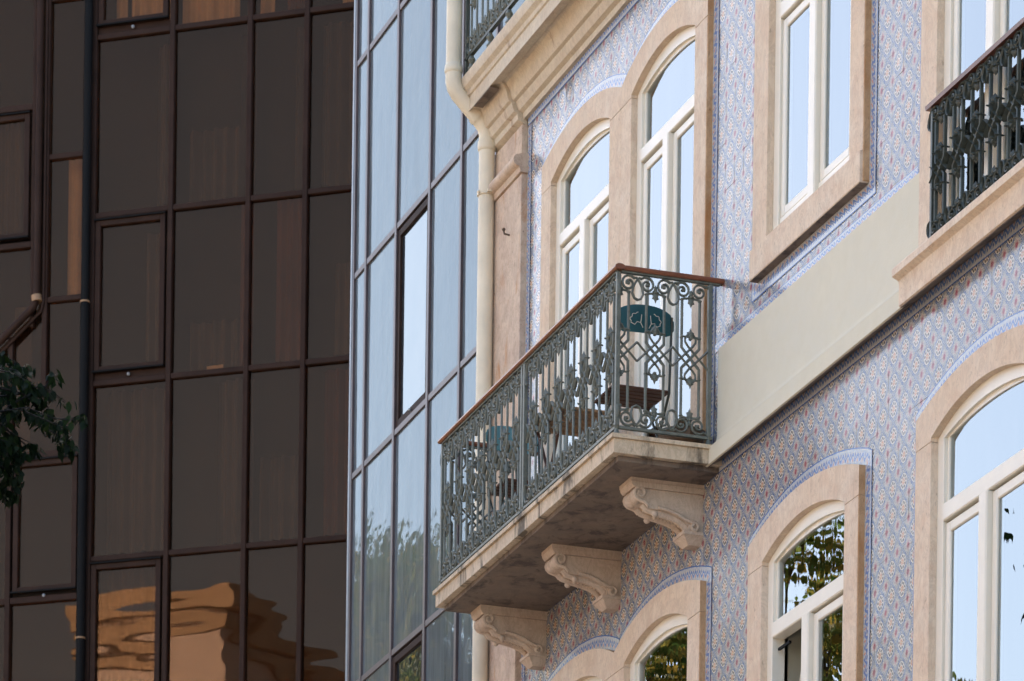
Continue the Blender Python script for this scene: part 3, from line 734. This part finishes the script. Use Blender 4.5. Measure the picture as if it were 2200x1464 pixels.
for z in (13.70, 9.0): obj('pipe_clamp', MB().lathe([(.061, 0), (.069, .004), (.069, .03), (.061, .034)], PX, -.112, z, 20).box(PX+.05, PX+.10, -.13, -.05, z+.008, z+.026).ball((PX+.03, -.18, z+.017), .012), M_PIPE, dp, 50)

# ------------------------------------------------------------------ chairs, table, pots on the balcony
FL = 10.513
def chair(name, label, X, Y, face, enamel, inlay, group):
    t = thing(name, label, 'chair', (X, Y, FL), group); t.rotation_euler = (0, 0, face)
    # local: the back is at +x, the seat in front of it at -x
    mb = MB(); n = 14; V = []; hw = .205
    def back(u, hfac): # curved plate
        return
    pts = []
    for i in range(n+1):
        a = -1+2*i/n; y = a*hw; top = .905+.075*math.sqrt(max(0, 1-abs(a)**2.3)); bot = .815+.0*a-.045*(1-math.sqrt(max(0, 1-abs(a)**2.5)))*-1-.02*a*a
        bot = .80+.04*a*a*0
        if abs(a) > .8: bot += (abs(a)-.8)*.25; 
        x = .03-.05*a*a*0+.035*(1-a*a)
        pts.append((x, y, bot, top))
    for i in range(n):
        p, q = pts[i], pts[i+1]
        for off in (0, .004):
            mb.add([(p[0]+off, p[1], p[2]), (q[0]+off, q[1], q[2]), (q[0]+off, q[1], q[3]), (p[0]+off, p[1], p[3])], [(0, 1, 2, 3)])
        mb.add([(p[0], p[1], p[3]), (q[0], q[1], q[3]), (q[0]+.004, q[1], q[3]), (p[0]+.004, p[1], p[3])], [(0, 1, 2, 3)])
        mb.add([(p[0], p[1], p[2]), (q[0], q[1], q[2]), (q[0]+.004, q[1], q[2]), (p[0]+.004, p[1], p[2])], [(0, 1, 2, 3)])
    bk = obj('backrest', mb, enamel, t)
    if inlay:
        def fan(s):
            P = []
            c = (s*.055, .855)
            for i in range(19):
                a = -.35+2.35*i/18; r = .048*(1+.09*math.sin(a*9))
                P.append((c[0]+s*r*math.cos(a), c[1]+.012+r*math.sin(a)))
            stem = [(s*.020, .822), (s*.036, .853)]
            L = [stem[0], stem[1], (s*.060, .858), (s*.075, .838)]+P[::1][:16]
            return L, [stem[1], (s*.033, .875), (s*.030, .905)]
        for s in (-1, 1):
            for L in fan(s):
                obj('leaf_cutout', MB().tube([(.069-.035*(y/hw)**2, y+.0, z+.01) for y, z in L], .0028, 5), M_CUT, bk)
    for s in (-1, 1):
        obj('leg', MB().tube([(.045, s*.185, .93), (.0, s*.19, .46), (-.36, s*.19, .0)], .0085, 6), M_IRON_D, t)
        obj('leg', MB().tube([(-.34, s*.175, .46), (.0, s*.175, .01)], .0085, 6), M_IRON_D, t)
    for k in range(6): obj('seat_slat', MB().bbox(-.36+.062*k, -.36+.062*k+.05, -.195, .195, .462, .478, .003), M_WOOD, t)
    obj('stretcher', MB().tube([(-.28, -.19, .10), (-.28, .19, .10)], .006, 6).tube([(-.10, -.175, .16), (-.10, .175, .16)], .006, 6), M_IRON_D, t)
    return t
chair('folding_chair', 'dark teal metal folding chair with ginkgo leaf cutouts in its backrest', -.42, -.385, 0, M_TEAL, True, 'folding chairs on the balcony')
chair('folding_chair', 'light teal folding chair at the far end of the balcony behind the ironwork', -2.82, -.42, pi, M_TEALL, False, 'folding chairs on the balcony')
tb = thing('folding_table', 'small brown slatted wooden table between the two balcony chairs', 'table', (-1.75, -.36, FL))
for k in range(6): obj('table_slat', MB().bbox(-.26+.088*k, -.26+.088*k+.078, -.24, .24, .66, .68, .004), M_TABLE, tb)
obj('table_apron', MB().box(-.24, .24, -.22, -.20, .62, .659).box(-.24, .24, .20, .22, .62, .659), M_WOOD, tb)
for s in (-1, 1): obj('leg', MB().tube([(-.22, s*.19, .65), (.22, s*.19, 0)], .011, 6), M_WOOD, tb); obj('leg', MB().tube([(.22, s*.17, .65), (-.22, s*.17, 0)], .011, 6), M_WOOD, tb)
bw = obj('plant_bowl', MB().lathe([(.07, 0), (.10, .01), (.135, .05), (.15, .10), (.155, .125), (.14, .125), (.13, .09)], -.17, -.20, FL, 20), M_POT)
tag(bw, 'round brown glazed bowl on the balcony floor behind the short side railing', 'bowl')
wb_ = obj('white_box', MB().bbox(-.86, -.74, -.66, -.56, FL, FL+.07, .005), M_WHITE); tag(wb_, 'small white box on the balcony floor near the front edge', 'box')
def pot(x, y, fl, label, r=.06):
    t = thing('flower_pot', label, 'flower pot', (x, y, FL))
    obj('pot', MB().lathe([(r*.65, 0), (r*.9, r*.9), (r, r*1.15), (r*.85, r*1.15)], 0, 0, 0, 14), M_POT, t)
    rr = random.Random(int(x*100)); lv = MB()
    for i in range(46):
        a = rr.uniform(0, 2*pi); d = rr.uniform(0, r*1.3); z = r+rr.uniform(.01, .13); q = rr.uniform(0, 2*pi); s = rr.uniform(.012, .022)
        p = Vector((d*math.cos(a), d*math.sin(a), z)); u = Vector((math.cos(q), math.sin(q), rr.uniform(-.6, .6))).normalized()*s; w = u.orthogonal().normalized()*s*.5
        lv.add([p-u, p+w, p+u, p-w], [(0, 1, 2, 3)])
    obj('foliage', lv, M_LEAF, t)
    if fl:
        pm = MB()
        for i in range(16):
            a = rr.uniform(0, 2*pi); d = rr.uniform(0, r*1.2); pm.ball((d*math.cos(a), d*math.sin(a), r+.06+rr.uniform(0, .09)), .013, (1, 1, .6))
        obj('petals', pm, M_REDF, t)
    return t
pot(-2.78, -.63, 1, 'small pot of red flowers on the floor at the far end of the balcony')
pot(-3.35, -.62, 1, 'low pot of dark red flowers in the far front corner of the balcony', .055)
pot(-1.15, -.61, 0, 'dark saucer pot with a little green plant at the foot of the long balcony railing', .05)
pot(-2.05, -.62, 0, 'small dark pot of leaves on the balcony floor behind the middle railing posts', .05)

# ================================================================== BLUE GLASS WING
GB = thing('glass_facade_wing', 'office wing with pale blue reflecting glass panels in brown metal mullions behind the downpipe', 'building')
yB = .30
BXS = [-9.15, -8.77, -7.93, -7.04, -6.23, -5.40, -4.56]; BZS = [7.9, 9.60, 11.29, 13.075, 14.75, 16.525, 18.3, 20.1]
obj('wing_core', MB().box(-9.08, -4.50, yB+.5, 9, 0, 20.3), M_ROOM, GB)
obj('blind_wall', MB().box(-9.13, -9.10, yB+.06, 9, 0, 20.3).box(-4.55, -4.50, yB+.05, yB+.5, 0, 20.3), M_BRONZE_B, GB)
for i, x in enumerate(BXS):
    if i == 0: obj('corner_trim', MB().bbox(x-.02, x+.016, yB-.042, yB+.06, 0, 20.3, .003), M_CORNER, GB)
    obj('mullion', MB().bbox(x-.026+(.044 if i == 0 else 0), x+.026+(.03 if i == 0 else 0), yB-.036, yB+.05, 7.0, 20.3, .003), M_BRONZE_B, GB)
for j, z in enumerate(BZS):
    for i in range(6): obj('transom', MB().bbox(BXS[i]+.027+(.03 if i == 0 else 0), BXS[i+1]-.027, yB-.031, yB+.045, z-.026, z+.026, .003), M_BRONZE_B, GB)
BWIN = {(2, 1), (2, 3), (2, 5)}
for j in range(7):
    for i in range(6):
        x0, x1, z0, z1 = BXS[i]+.030, BXS[i+1]-.030, BZS[j]+.028, BZS[j+1]-.028
        if (i, j) in BWIN:
            sm = MB().bbox(x0+.004, x0+.06, yB-.02, yB+.03, z0+.006, z1-.012, .003).bbox(x1-.06, x1-.004, yB-.02, yB+.03, z0+.006, z1-.012, .003)
            sm.bbox(x0+.061, x1-.061, yB-.02, yB+.03, z0+.006, z0+.062, .003).bbox(x0+.061, x1-.061, yB-.02, yB+.03, z1-.07, z1-.012, .003)
            ss = obj('opening_sash', sm, M_BRONZE, GB)
            obj('glass_pane', MB().box(x0+.05, x1-.05, yB+.001, yB+.007, z0+.05, z1-.06), M_GLASS_BC, ss)
            obj('window_catch', MB().ball(((x0+x1)/2, yB-.035, z0+.03), .012), M_CORNER, ss)
        else:
            cxp, czp = (x0+x1)/2, (z0+z1)/2
            pm = MB().box(-(x1-x0)/2-.004, (x1-x0)/2+.004, -.003, .003, -(z1-z0)/2-.004, (z1-z0)/2+.004)
            obj('glass_panel', pm, M_GLASS_B, GB, loc=(cxp, yB-.012, czp), rot=(R.gauss(0, .002), 0, R.gauss(0, .0025)))

# ================================================================== BRONZE GLASS WING (faces the camera)
P0 = Vector((-14.672, 1.929, 0)); DD = Vector((-.60056, -.79958, 0)); ND = Vector((.79958, -.60056, 0))
XF = lambda v: tuple(P0+DD*v[0]+ND*v[1]+Vector((0, 0, v[2])))       # local (s, outward, z)
GD = thing('bronze_glass_wing', 'dark office wing with bronze tinted windows in brown mullions reflecting a sunlit building', 'building')
def DM(): return MB(XF)
SX = [-.50, 0.0, .51, 1.105, 1.925, 2.755]; SZ = [11.0, 12.62, 14.333, 16.073, 17.735, 19.505, 21.25, 23.0]
obj('wing_core', DM().box(-4.5, 4.45, -6, -.45, 0, 23.6), M_ROOM, GD)
obj('blind_wall', DM().box(4.451, 4.50, -6, .03, 0, 23.6).box(-4.5, 4.45, -.449, .0, 23.3, 23.6).box(-4.5, -.56, -.2, 0, 0, 23.2), M_BRONZE, GD)
for s in SX[1:]: obj('mullion', DM().bbox(s-.026, s+.026, -.03, .050, 11, 23.2, .005), M_BRONZE, GD)
for j, z in enumerate(SZ):
    for i in range(5): obj('transom', DM().bbox(SX[i]+.027, SX[i+1]-.027, -.03, .042, z-.027, z+.027, .005), M_BRONZE, GD)
DW = {(4, 1), (4, 3), (4, 5)}
def pane(s0, s1, z0, z1, par, name='glass_panel', off=0):
    c = P0+DD*((s0+s1)/2)+ND*off; hw = (s1-s0)/2
    mb = MB().box(-hw, hw, -.003, .003, -(z1-z0)/2, (z1-z0)/2)
    return obj(name, mb, M_GLASS_D, par, loc=(c.x, c.y, (z0+z1)/2), rot=(R.gauss(0, .0018), 0, math.atan2(DD.y, DD.x)+R.gauss(0, .002)))
def sash(s0, s1, z0, z1, off=0, hood=True):
    w = .055
    sm = DM().bbox(s0, s0+w, off-.01, off+.045, z0, z1, .004).bbox(s1-w, s1, off-.01, off+.045, z0, z1, .004)
    sm.bbox(s0+w, s1-w, off-.01, off+.045, z0, z0+w, .004).bbox(s0+w, s1-w, off-.01, off+.045, z1-w, z1, .004)
    ss = obj('opening_sash', sm, M_BRONZE, GD)
    obj('drip_edge', DM().bbox(s0-.01, s1+.01, off+.046, off+.075, z0-.008, z0+.010, .002), M_DPIPE, ss)
    obj('drip_edge', DM().bbox(s0-.01, s1+.01, off+.046, off+.07, z1-.004, z1+.012, .002), M_DPIPE, ss)
    obj('window_catch', DM().ball(((s0+s1)/2, off+.04, z0-.045), .018), M_CORNER, ss)
    pane(s0+w-.004, s1-w+.004, z0+w-.004, z1-w+.004, ss, 'glass_pane', off+.004)
    return ss
for j in range(7):
    for i in range(5):
        s0, s1, z0, z1 = SX[i]+.022, SX[i+1]-.022, SZ[j]+.022, SZ[j+1]-.022
        if (i, j) in DW: sash(s0+.03, s1-.01, z0+.085, z1-.03); obj('window_sill_panel', DM().box(s0, s1, -.02, .01, z0, z0+.078), M_BRONZE, GD)
        else: pane(s0, s1, z0, z1, GD)
def curtain(s0, s1, z0, z1, m, off=-.16, n=None, amp=.02, slant=0):
    z0 += .06; z1 += .075
    n = n or max(6, int((s1-s0)/.02)); mb = DM(); rr = random.Random(int(s0*1000+z0)); ph = rr.uniform(0, 6)
    for i in range(n):
        a, b = s0+(s1-s0)*i/n, s0+(s1-s0)*(i+1)/n
        f = lambda s: off+amp*math.sin(s*55+ph)+amp*.6*math.sin(s*21+ph*2)
        mb.add([(a, f(a), z0), (b, f(b), z0), (b+slant, f(b), z1), (a+slant, f(a), z1)], [(0, 1, 2, 3)])
    return obj('curtain', mb, m, GD, 60)
curtain(1.98, 2.45, 19.55, 21.2, M_CURT); curtain(2.50, 2.62, 19.55, 21.2, M_CURT); curtain(1.30, 1.90, 19.53, 21.2, M_CURT); curtain(.93, 1.08, 19.53, 21.2, M_CURT)
curtain(.55, .80, 19.53, 21.2, M_CURTR); curtain(.03, .22, 19.53, 21.2, M_CURT)
curtain(.60, .88, 16.10, 17.70, M_CURTR); curtain(1.12, 1.25, 16.1, 17.7, M_CURTR, amp=.01); curtain(2.02, 2.25, 16.1, 17.5, M_CURTG); curtain(.06, .26, 16.12, 17.0, M_CURTG)
curtain(1.97, 2.70, 12.6, 14.2, M_CURTG); curtain(1.42, 1.60, 16.10, 16.13, M_CURT, amp=.005)
for (a0, a1, q0, q1, mm) in ((.58, .74, 17.78, 19.4, M_CURTG), (.05, .45, 17.78, 19.4, M_CURTG), (1.15, 1.30, 17.78, 19.4, M_CURTG), (1.98, 2.20, 17.8, 19.4, M_CURTG), (1.14, 1.5, 14.4, 16.0, M_CURTG), (2.0, 2.7, 14.4, 16.0, M_CURTG),
        (.1, .4, 14.4, 16.0, M_CURTR), (.56, 1.05, 14.4, 15.2, M_CURTG), (1.15, 1.8, 16.1, 16.6, M_CURTG), (1.3, 1.85, 17.78, 18.5, M_CURTG)):
    curtain(a0, a1, q0, q1, mm, off=-.25, amp=.03)
# stepped bay at the far left, behind the black pipe
S2 = [2.870, 3.235]; Z2 = [12.2, 13.60, 15.30, 16.955, 18.375, 19.95, 21.6, 23.0]
for s in (2.845, 3.262): obj('mullion', DM().bbox(s-.026, s+.026, -.03, .05, 16.0 if s > 3 else 11, 23.2, .004), M_BRONZE, GD)
for z in Z2[3:]: obj('transom', DM().bbox(2.872, 3.235, -.03, .04, z-.026, z+.026, .004), M_BRONZE, GD)
for a, b in zip(Z2[3:], Z2[4:]): pane(2.872, 3.235, a+.027, b-.027, GD)
curtain(2.885, 3.10, 16.98, 18.33, M_CURT)
for z in (18.90, 17.53, 20.2, 21.6): obj('transom', DM().bbox(3.42, 4.44, -.02, .045, z-.03, z+.03, .004), M_BRONZE, GD)
sash(3.45, 4.30, 17.60, 18.84); curtain(3.5, 4.2, 17.62, 18.8, M_CURTG)
obj('mullion', DM().bbox(3.385, 3.419, -.03, .05, 16.7, 23.2, .004), M_BRONZE, GD)
for a, b in ((15.4, 17.50), (18.93, 20.17), (20.23, 21.57), (21.63, 23.2)): pane(3.42, 4.44, a, b, GD)
# lower left grid
pane(2.872, 3.60, 15.45, 16.925, GD)
obj('mullion', DM().bbox(3.60, 3.655, -.03, .05, 11.0, 16.62, .004), M_BRONZE, GD)
for z, a in ((15.42, 2.872), (13.985, 2.872), (12.4, 2.872)): obj('transom', DM().bbox(a, 3.599, -.03, .045, z-.032, z+.032, .004), M_BRONZE, GD); obj('transom', DM().bbox(3.656, 4.44, -.03, .045, z-.032, z+.032, .004), M_BRONZE, GD)
sash(2.885, 3.575, 14.06, 15.37)
pane(2.872, 3.60, 12.43, 13.95, GD); pane(2.872, 3.60, 11, 12.37, GD); pane(3.656, 4.44, 14.02, 15.385, GD); pane(3.656, 4.44, 12.43, 13.95, GD); pane(3.656, 4.44, 11, 12.37, GD)
# dark rain pipe and edge trim that turns down to the left
bp_ = thing('black_downpipe', 'thin black rain pipe with a pale joint ring running down the dark glass wing', 'drainpipe')
obj('pipe', DM().tube([(2.800, .10, 23), (2.800, .10, 16.88)], .042, 14), M_DPIPE, bp_, 50)
obj('pipe', DM().tube([(2.800, .10, 16.86), (2.800, .10, 13.55)], .046, 14), M_DPIPE, bp_, 50)
obj('pipe', DM().tube([(2.800, .10, 13.53), (2.800, .10, 8)], .046, 14), M_DPIPE, bp_, 50)
for z in (16.87, 13.54): obj('joint_ring', DM().tube([(2.8, .10, z-.008), (2.8, .10, z+.008)], .050, 14), M_TABLE, bp_, 50)
et = thing('edge_pipe', 'narrow brown pipe on the dark wing that bends to lower left above the leaves', 'drainpipe')
obj('pipe', DM().tube([(3.325, .09, 23), (3.325, .09, 16.98), (3.36, .09, 16.88), (3.90, .09, 16.42), (4.44, .09, 15.96)], .038, 12), M_BRONZE, et, 50)
obj('flashing', DM().tube([(3.268, .06, 23), (3.268, .06, 16.93), (3.29, .06, 16.84), (3.86, .06, 16.35), (4.44, .06, 15.85)], .016, 6), M_BRONZE, et)
obj('joint_ring', DM().tube([(3.322, .09, 16.93), (3.332, .09, 16.99)], .052, 12), M_TABLE, et, 50)

# ================================================================== ACROSS THE STREET (seen only as reflections)
def house(name, label, x0, x1, y0, y1, h, m, xf=None, rows=4, cols=5, roof=True):
    t = thing(name, label, 'building', group='houses across the street')
    mb = MB(xf); mb.box(x0, x1, y0, y1, 0, h); obj('wall', mb, m, t)
    obj('cornice', MB(xf).box(x0-.25, x1+.25, y0-.25, y1+.25, h+.001, h+.35).box(x0-.12, x1+.12, y0-.12, y1+.12, h-.5, h-.2), M_BEIGE, t)
    if roof:
        cxm, cym = (x0+x1)/2, (y0+y1)/2; r = MB(xf)
        r.add([(x0-.4, y0-.4, h+.352), (x1+.4, y0-.4, h+.352), (x1+.4, y1+.4, h+.352), (x0-.4, y1+.4, h+.352), (x0+2.5, cym, h+2.2), (x1-2.5, cym, h+2.2)], [(0, 1, 5, 4), (1, 2, 5), (2, 3, 4, 5), (3, 0, 4), (3, 2, 1, 0)])
        obj('roof', r, M_ROOF, t)
    for r_ in range(rows):
        for c in range(cols):
            xc = x0+(x1-x0)*(c+.5)/cols; zc = 2.6+(h-3.4)*r_/max(1, rows-1) if rows > 1 else 3
            if zc+.9 > h-.6: continue
            f = obj('window', MB(xf).box(xc-.62, xc+.62, y1+.001, y1+.06, zc-1, zc+.9), M_PAINT, t)
            obj('pane', MB(xf).box(xc-.5, xc+.5, y1+.061, y1+.07, zc-.88, zc+.78), M_WINDARK, f)
    return t
house('town_house', 'ochre town house across the street with a clay roof', -52, -30, -34, -21, 12.5, M_OCHRE, rows=4, cols=8)
house('town_house', 'beige town house across the street behind the trees', -29.9, -12, -33, -21, 13.4, M_BEIGE, rows=4, cols=7)
house('town_house', 'pink town house across the street facing the tiled facade', -11.9, 9, -33+9, -20.5, 11.0, M_PINK, rows=3, cols=8, roof=False)
house('town_house', 'low beige town house across the street at the camera end', 9.1, 34, -33, -20.5, 11.5, M_BEIGE, rows=3, cols=9)
a_ = Vector((.8, -.6, 0)); b_ = Vector((.6, .8, 0)); PC = Vector((2.1, -28.3, 0))
XH = lambda v: tuple(PC+a_*v[0]+b_*v[1]+Vector((0, 0, v[2])))
house('side_house', 'lower sunlit house beside the tall house mirrored in the bronze windows', 0, 16, -14, -3.1, 17.0, M_LIGHT, XH, rows=5, cols=5, roof=False)
house('tall_house', 'tall sunlit beige house mirrored in the bronze windows', 0, 9, -2.7, 0, 23.5, M_LIGHT, XH, rows=7, cols=5, roof=False)

# ================================================================== TREES
def crown_mesh(name, centers, nleaf, size, m, seed, pointed=False, droop=0):
    rr = random.Random(seed); mb = MB()
    for (c, rad) in centers:
        k = int(nleaf*rad**2/sum(q[1]**2 for q in centers))
        for i in range(k):
            d = Vector((rr.gauss(0, 1), rr.gauss(0, 1), rr.gauss(0, 1))).normalized()*rad*(rr.random()**.45)
            d.z *= .8; p = Vector(c)+d
            s = size*rr.uniform(.6, 1.3); u = Vector((rr.gauss(0, 1), rr.gauss(0, 1), rr.gauss(0, .6)-droop)).normalized(); w = u.cross(Vector((rr.gauss(0, 1), rr.gauss(0, 1), rr.gauss(0, 1)))).normalized()
            mb.add([p-u*s*.5, p-u*s*.05+w*s*.30, p+u*s*.5, p-u*s*.05-w*s*.30], [(0, 1, 2, 3)])
    return mb.mesh(name, m)
def tree_mesh(h, sp, seed):
    rr = random.Random(seed); tr = MB(); cs = []
    tr.tube([(0, 0, 0), (.05, .03, h*.25), (-.05, .1, h*.5), (.1, 0, h*.75), (.05, .05, h*.93)], .28, 10, r2=.04)
    for i in range(30):
        a = i*2.4+rr.uniform(-.3, .3); z = h*(.30+.62*i/30); L = sp*(1-.55*abs(i/30-.35))*rr.uniform(.7, 1.1)
        e_ = Vector((math.cos(a)*L, math.sin(a)*L, z+L*.55)); tr.tube([(0, 0, z), (e_.x*.5, e_.y*.5, z+L*.18), tuple(e_)], .09, 6, r2=.015)
        e_.z = min(e_.z, h-.4); cs.append((tuple(e_), rr.uniform(.55, 1.15))); cs.append((tuple(e_*.62+Vector((0, 0, z*.38))), rr.uniform(.5, .9)))
    return tr, cs
tm_, cs_ = tree_mesh(17, 2.9, 3)
trunk_me = tm_.mesh('trunk', M_BARK, 60); crown_me = crown_mesh('crown', cs_, 30000, .16, M_LEAF2, 5)
TREES = [(-19.8, -8.4, 17.0), (-21.8, -8.7, 14.2), (-24.8, -8.1, 14.4), (-28.4, -8.6, 15.9), (-31.8, -8.0, 19.2), (-35.4, -8.5, 20.6), (-39.5, -8.2, 22.6), (-44, -8.5, 23.0)]
ordn = ['nearest', 'second', 'third', 'fourth', 'fifth', 'sixth', 'seventh', 'farthest']
for i, (x, y, h) in enumerate(TREES):
    t = thing('plane_tree', 'autumn plane tree on the opposite pavement, %s in the row of eight' % ordn[i], 'tree', (x, y, .14), 'plane trees along the street')
    t.scale = (h/17*.95, h/17*.95, h/17); t.rotation_euler = (0, 0, i*1.7)
    obj('trunk', trunk_me, None, t); obj('crown', crown_me, None, t)
# dark leaved street tree whose outer twigs hang into the left of the picture
LT = thing('street_tree', 'dark leafy branches hanging in front of the bronze glass at the left edge', 'tree')
def P3(px, py, dep):
    x, y = px-1100, py-732; u = cr*x+sr*y; v = -sr*x+cr*y
    return CAMP+(RIGHT*u/F+FWD-UP*(v-3243)/F)*dep
tb_ = P3(-700, 1300, 28); base = Vector((tb_.x, tb_.y, .14))
tk = MB().tube([base, base+Vector((.1, 0, 4)), base+Vector((0, .1, 7.5)), base+Vector((.15, .2, 10))], .17, 10, r2=.05)
rr = random.Random(11); lf = MB(); br = MB()
def leaf(p, s, dirv):
    u = dirv.normalized(); w = u.cross(Vector((rr.gauss(0, 1), rr.gauss(0, 1), rr.gauss(0, .5)))).normalized(); n = u.cross(w)*s*.06
    pts = [p, p+u*s*.22+w*s*.20+n, p+u*s*.52+w*s*.25+n, p+u*s*.80+w*s*.09, p+u*s*1.08, p+u*s*.80-w*s*.09, p+u*s*.52-w*s*.25+n, p+u*s*.22-w*s*.20+n]
    lf.add(pts, [tuple(range(8))])
def twig(pts, n, s=.078):
    pts = [Vector(p) for p in pts]; br.tube(pts, .006, 5, r2=.002)
    for i in range(n):
        t = rr.random()**.8*(len(pts)-1); k = min(int(t), len(pts)-2); p = pts[k].lerp(pts[k+1], t-k)
        leaf(p+Vector((rr.gauss(0, .022), rr.gauss(0, .022), rr.gauss(0, .012))), s*rr.uniform(.75, 1.25), Vector((rr.gauss(0, .5), rr.gauss(0, .5), -1)))
for tw, n in [(((-260, 760), (-90, 745), (-10, 758), (30, 775), (52, 800)), 46), (((-260, 800), (-60, 790), (30, 800), (70, 830), (84, 860)), 44), (((-200, 830), (-20, 830), (50, 850), (90, 840), (112, 812), (128, 800)), 16),
              (((-100, 860), (40, 850), (84, 862), (112, 890)), 16), (((20, 870), (90, 830), (118, 850), (136, 868)), 9), (((-200, 880), (0, 880), (60, 882), (105, 900)), 30), (((-200, 900), (-20, 885), (60, 882), (110, 897), (145, 902), (168, 893), (185, 905)), 20),
              (((60, 885), (110, 905), (135, 925), (150, 945)), 18), (((-10, 900), (30, 930), (70, 960), (90, 975)), 14), (((80, 910), (120, 930), (148, 955), (158, 970)), 14), (((-180, 930), (-40, 930), (20, 950), (46, 985)), 46), (((-180, 980), (-40, 985), (10, 1000), (40, 1030)), 44),
              (((-150, 1020), (-40, 1030), (0, 1045), (18, 1070)), 30), (((-20, 990), (24, 1010), (36, 1040), (30, 1060)), 14)]:
    for j in range(2):
        d = 27.6+rr.uniform(-.25, .35); twig([P3(x+rr.uniform(-6, 6), y+rr.uniform(-6, 6), d+.06*i_) for i_, (x, y) in enumerate(tw)], n)
for i in range(10): br.tube([P3(-700, 900+20*i, 28), P3(-480, 830+24*i, 27.9), P3(-260, 765+22*i, 27.8)], .02, 5, r2=.006)
for i in range(9000):
    a = rr.uniform(0, 1); px = -60-abs(rr.gauss(0, 330)); py = 815+38*math.sin(px*.021)+22*math.sin(px*.067+1)+abs(rr.gauss(0, 210))
    if px > -55: continue
    leaf(P3(px, py, 28+rr.gauss(0, .8)), .08, Vector((rr.gauss(0, .6), rr.gauss(0, .6), -1)))
for i in range(900):
    leaf(P3(rr.uniform(-340, -62), 790+45*rr.random()+abs(rr.gauss(0, 70)), 28+rr.gauss(0, .25)), .08, Vector((rr.gauss(0, .6), rr.gauss(0, .6), -1)))
for i in range(420):
    px = rr.uniform(-70, 34); py = rr.uniform(765, 1060)
    if py > 930 and px > 30-(py-930)*.1: continue
    if py < 800 and px > 10: continue
    leaf(P3(px, py, 27.8+rr.gauss(0, .2)), .078*rr.uniform(.8, 1.2), Vector((rr.gauss(0, .5), rr.gauss(0, .5), -1)))
obj('trunk', tk, M_BARK, LT, 60); obj('branches', br, M_DPIPE, LT); obj('crown', lf, M_LEAF, LT)
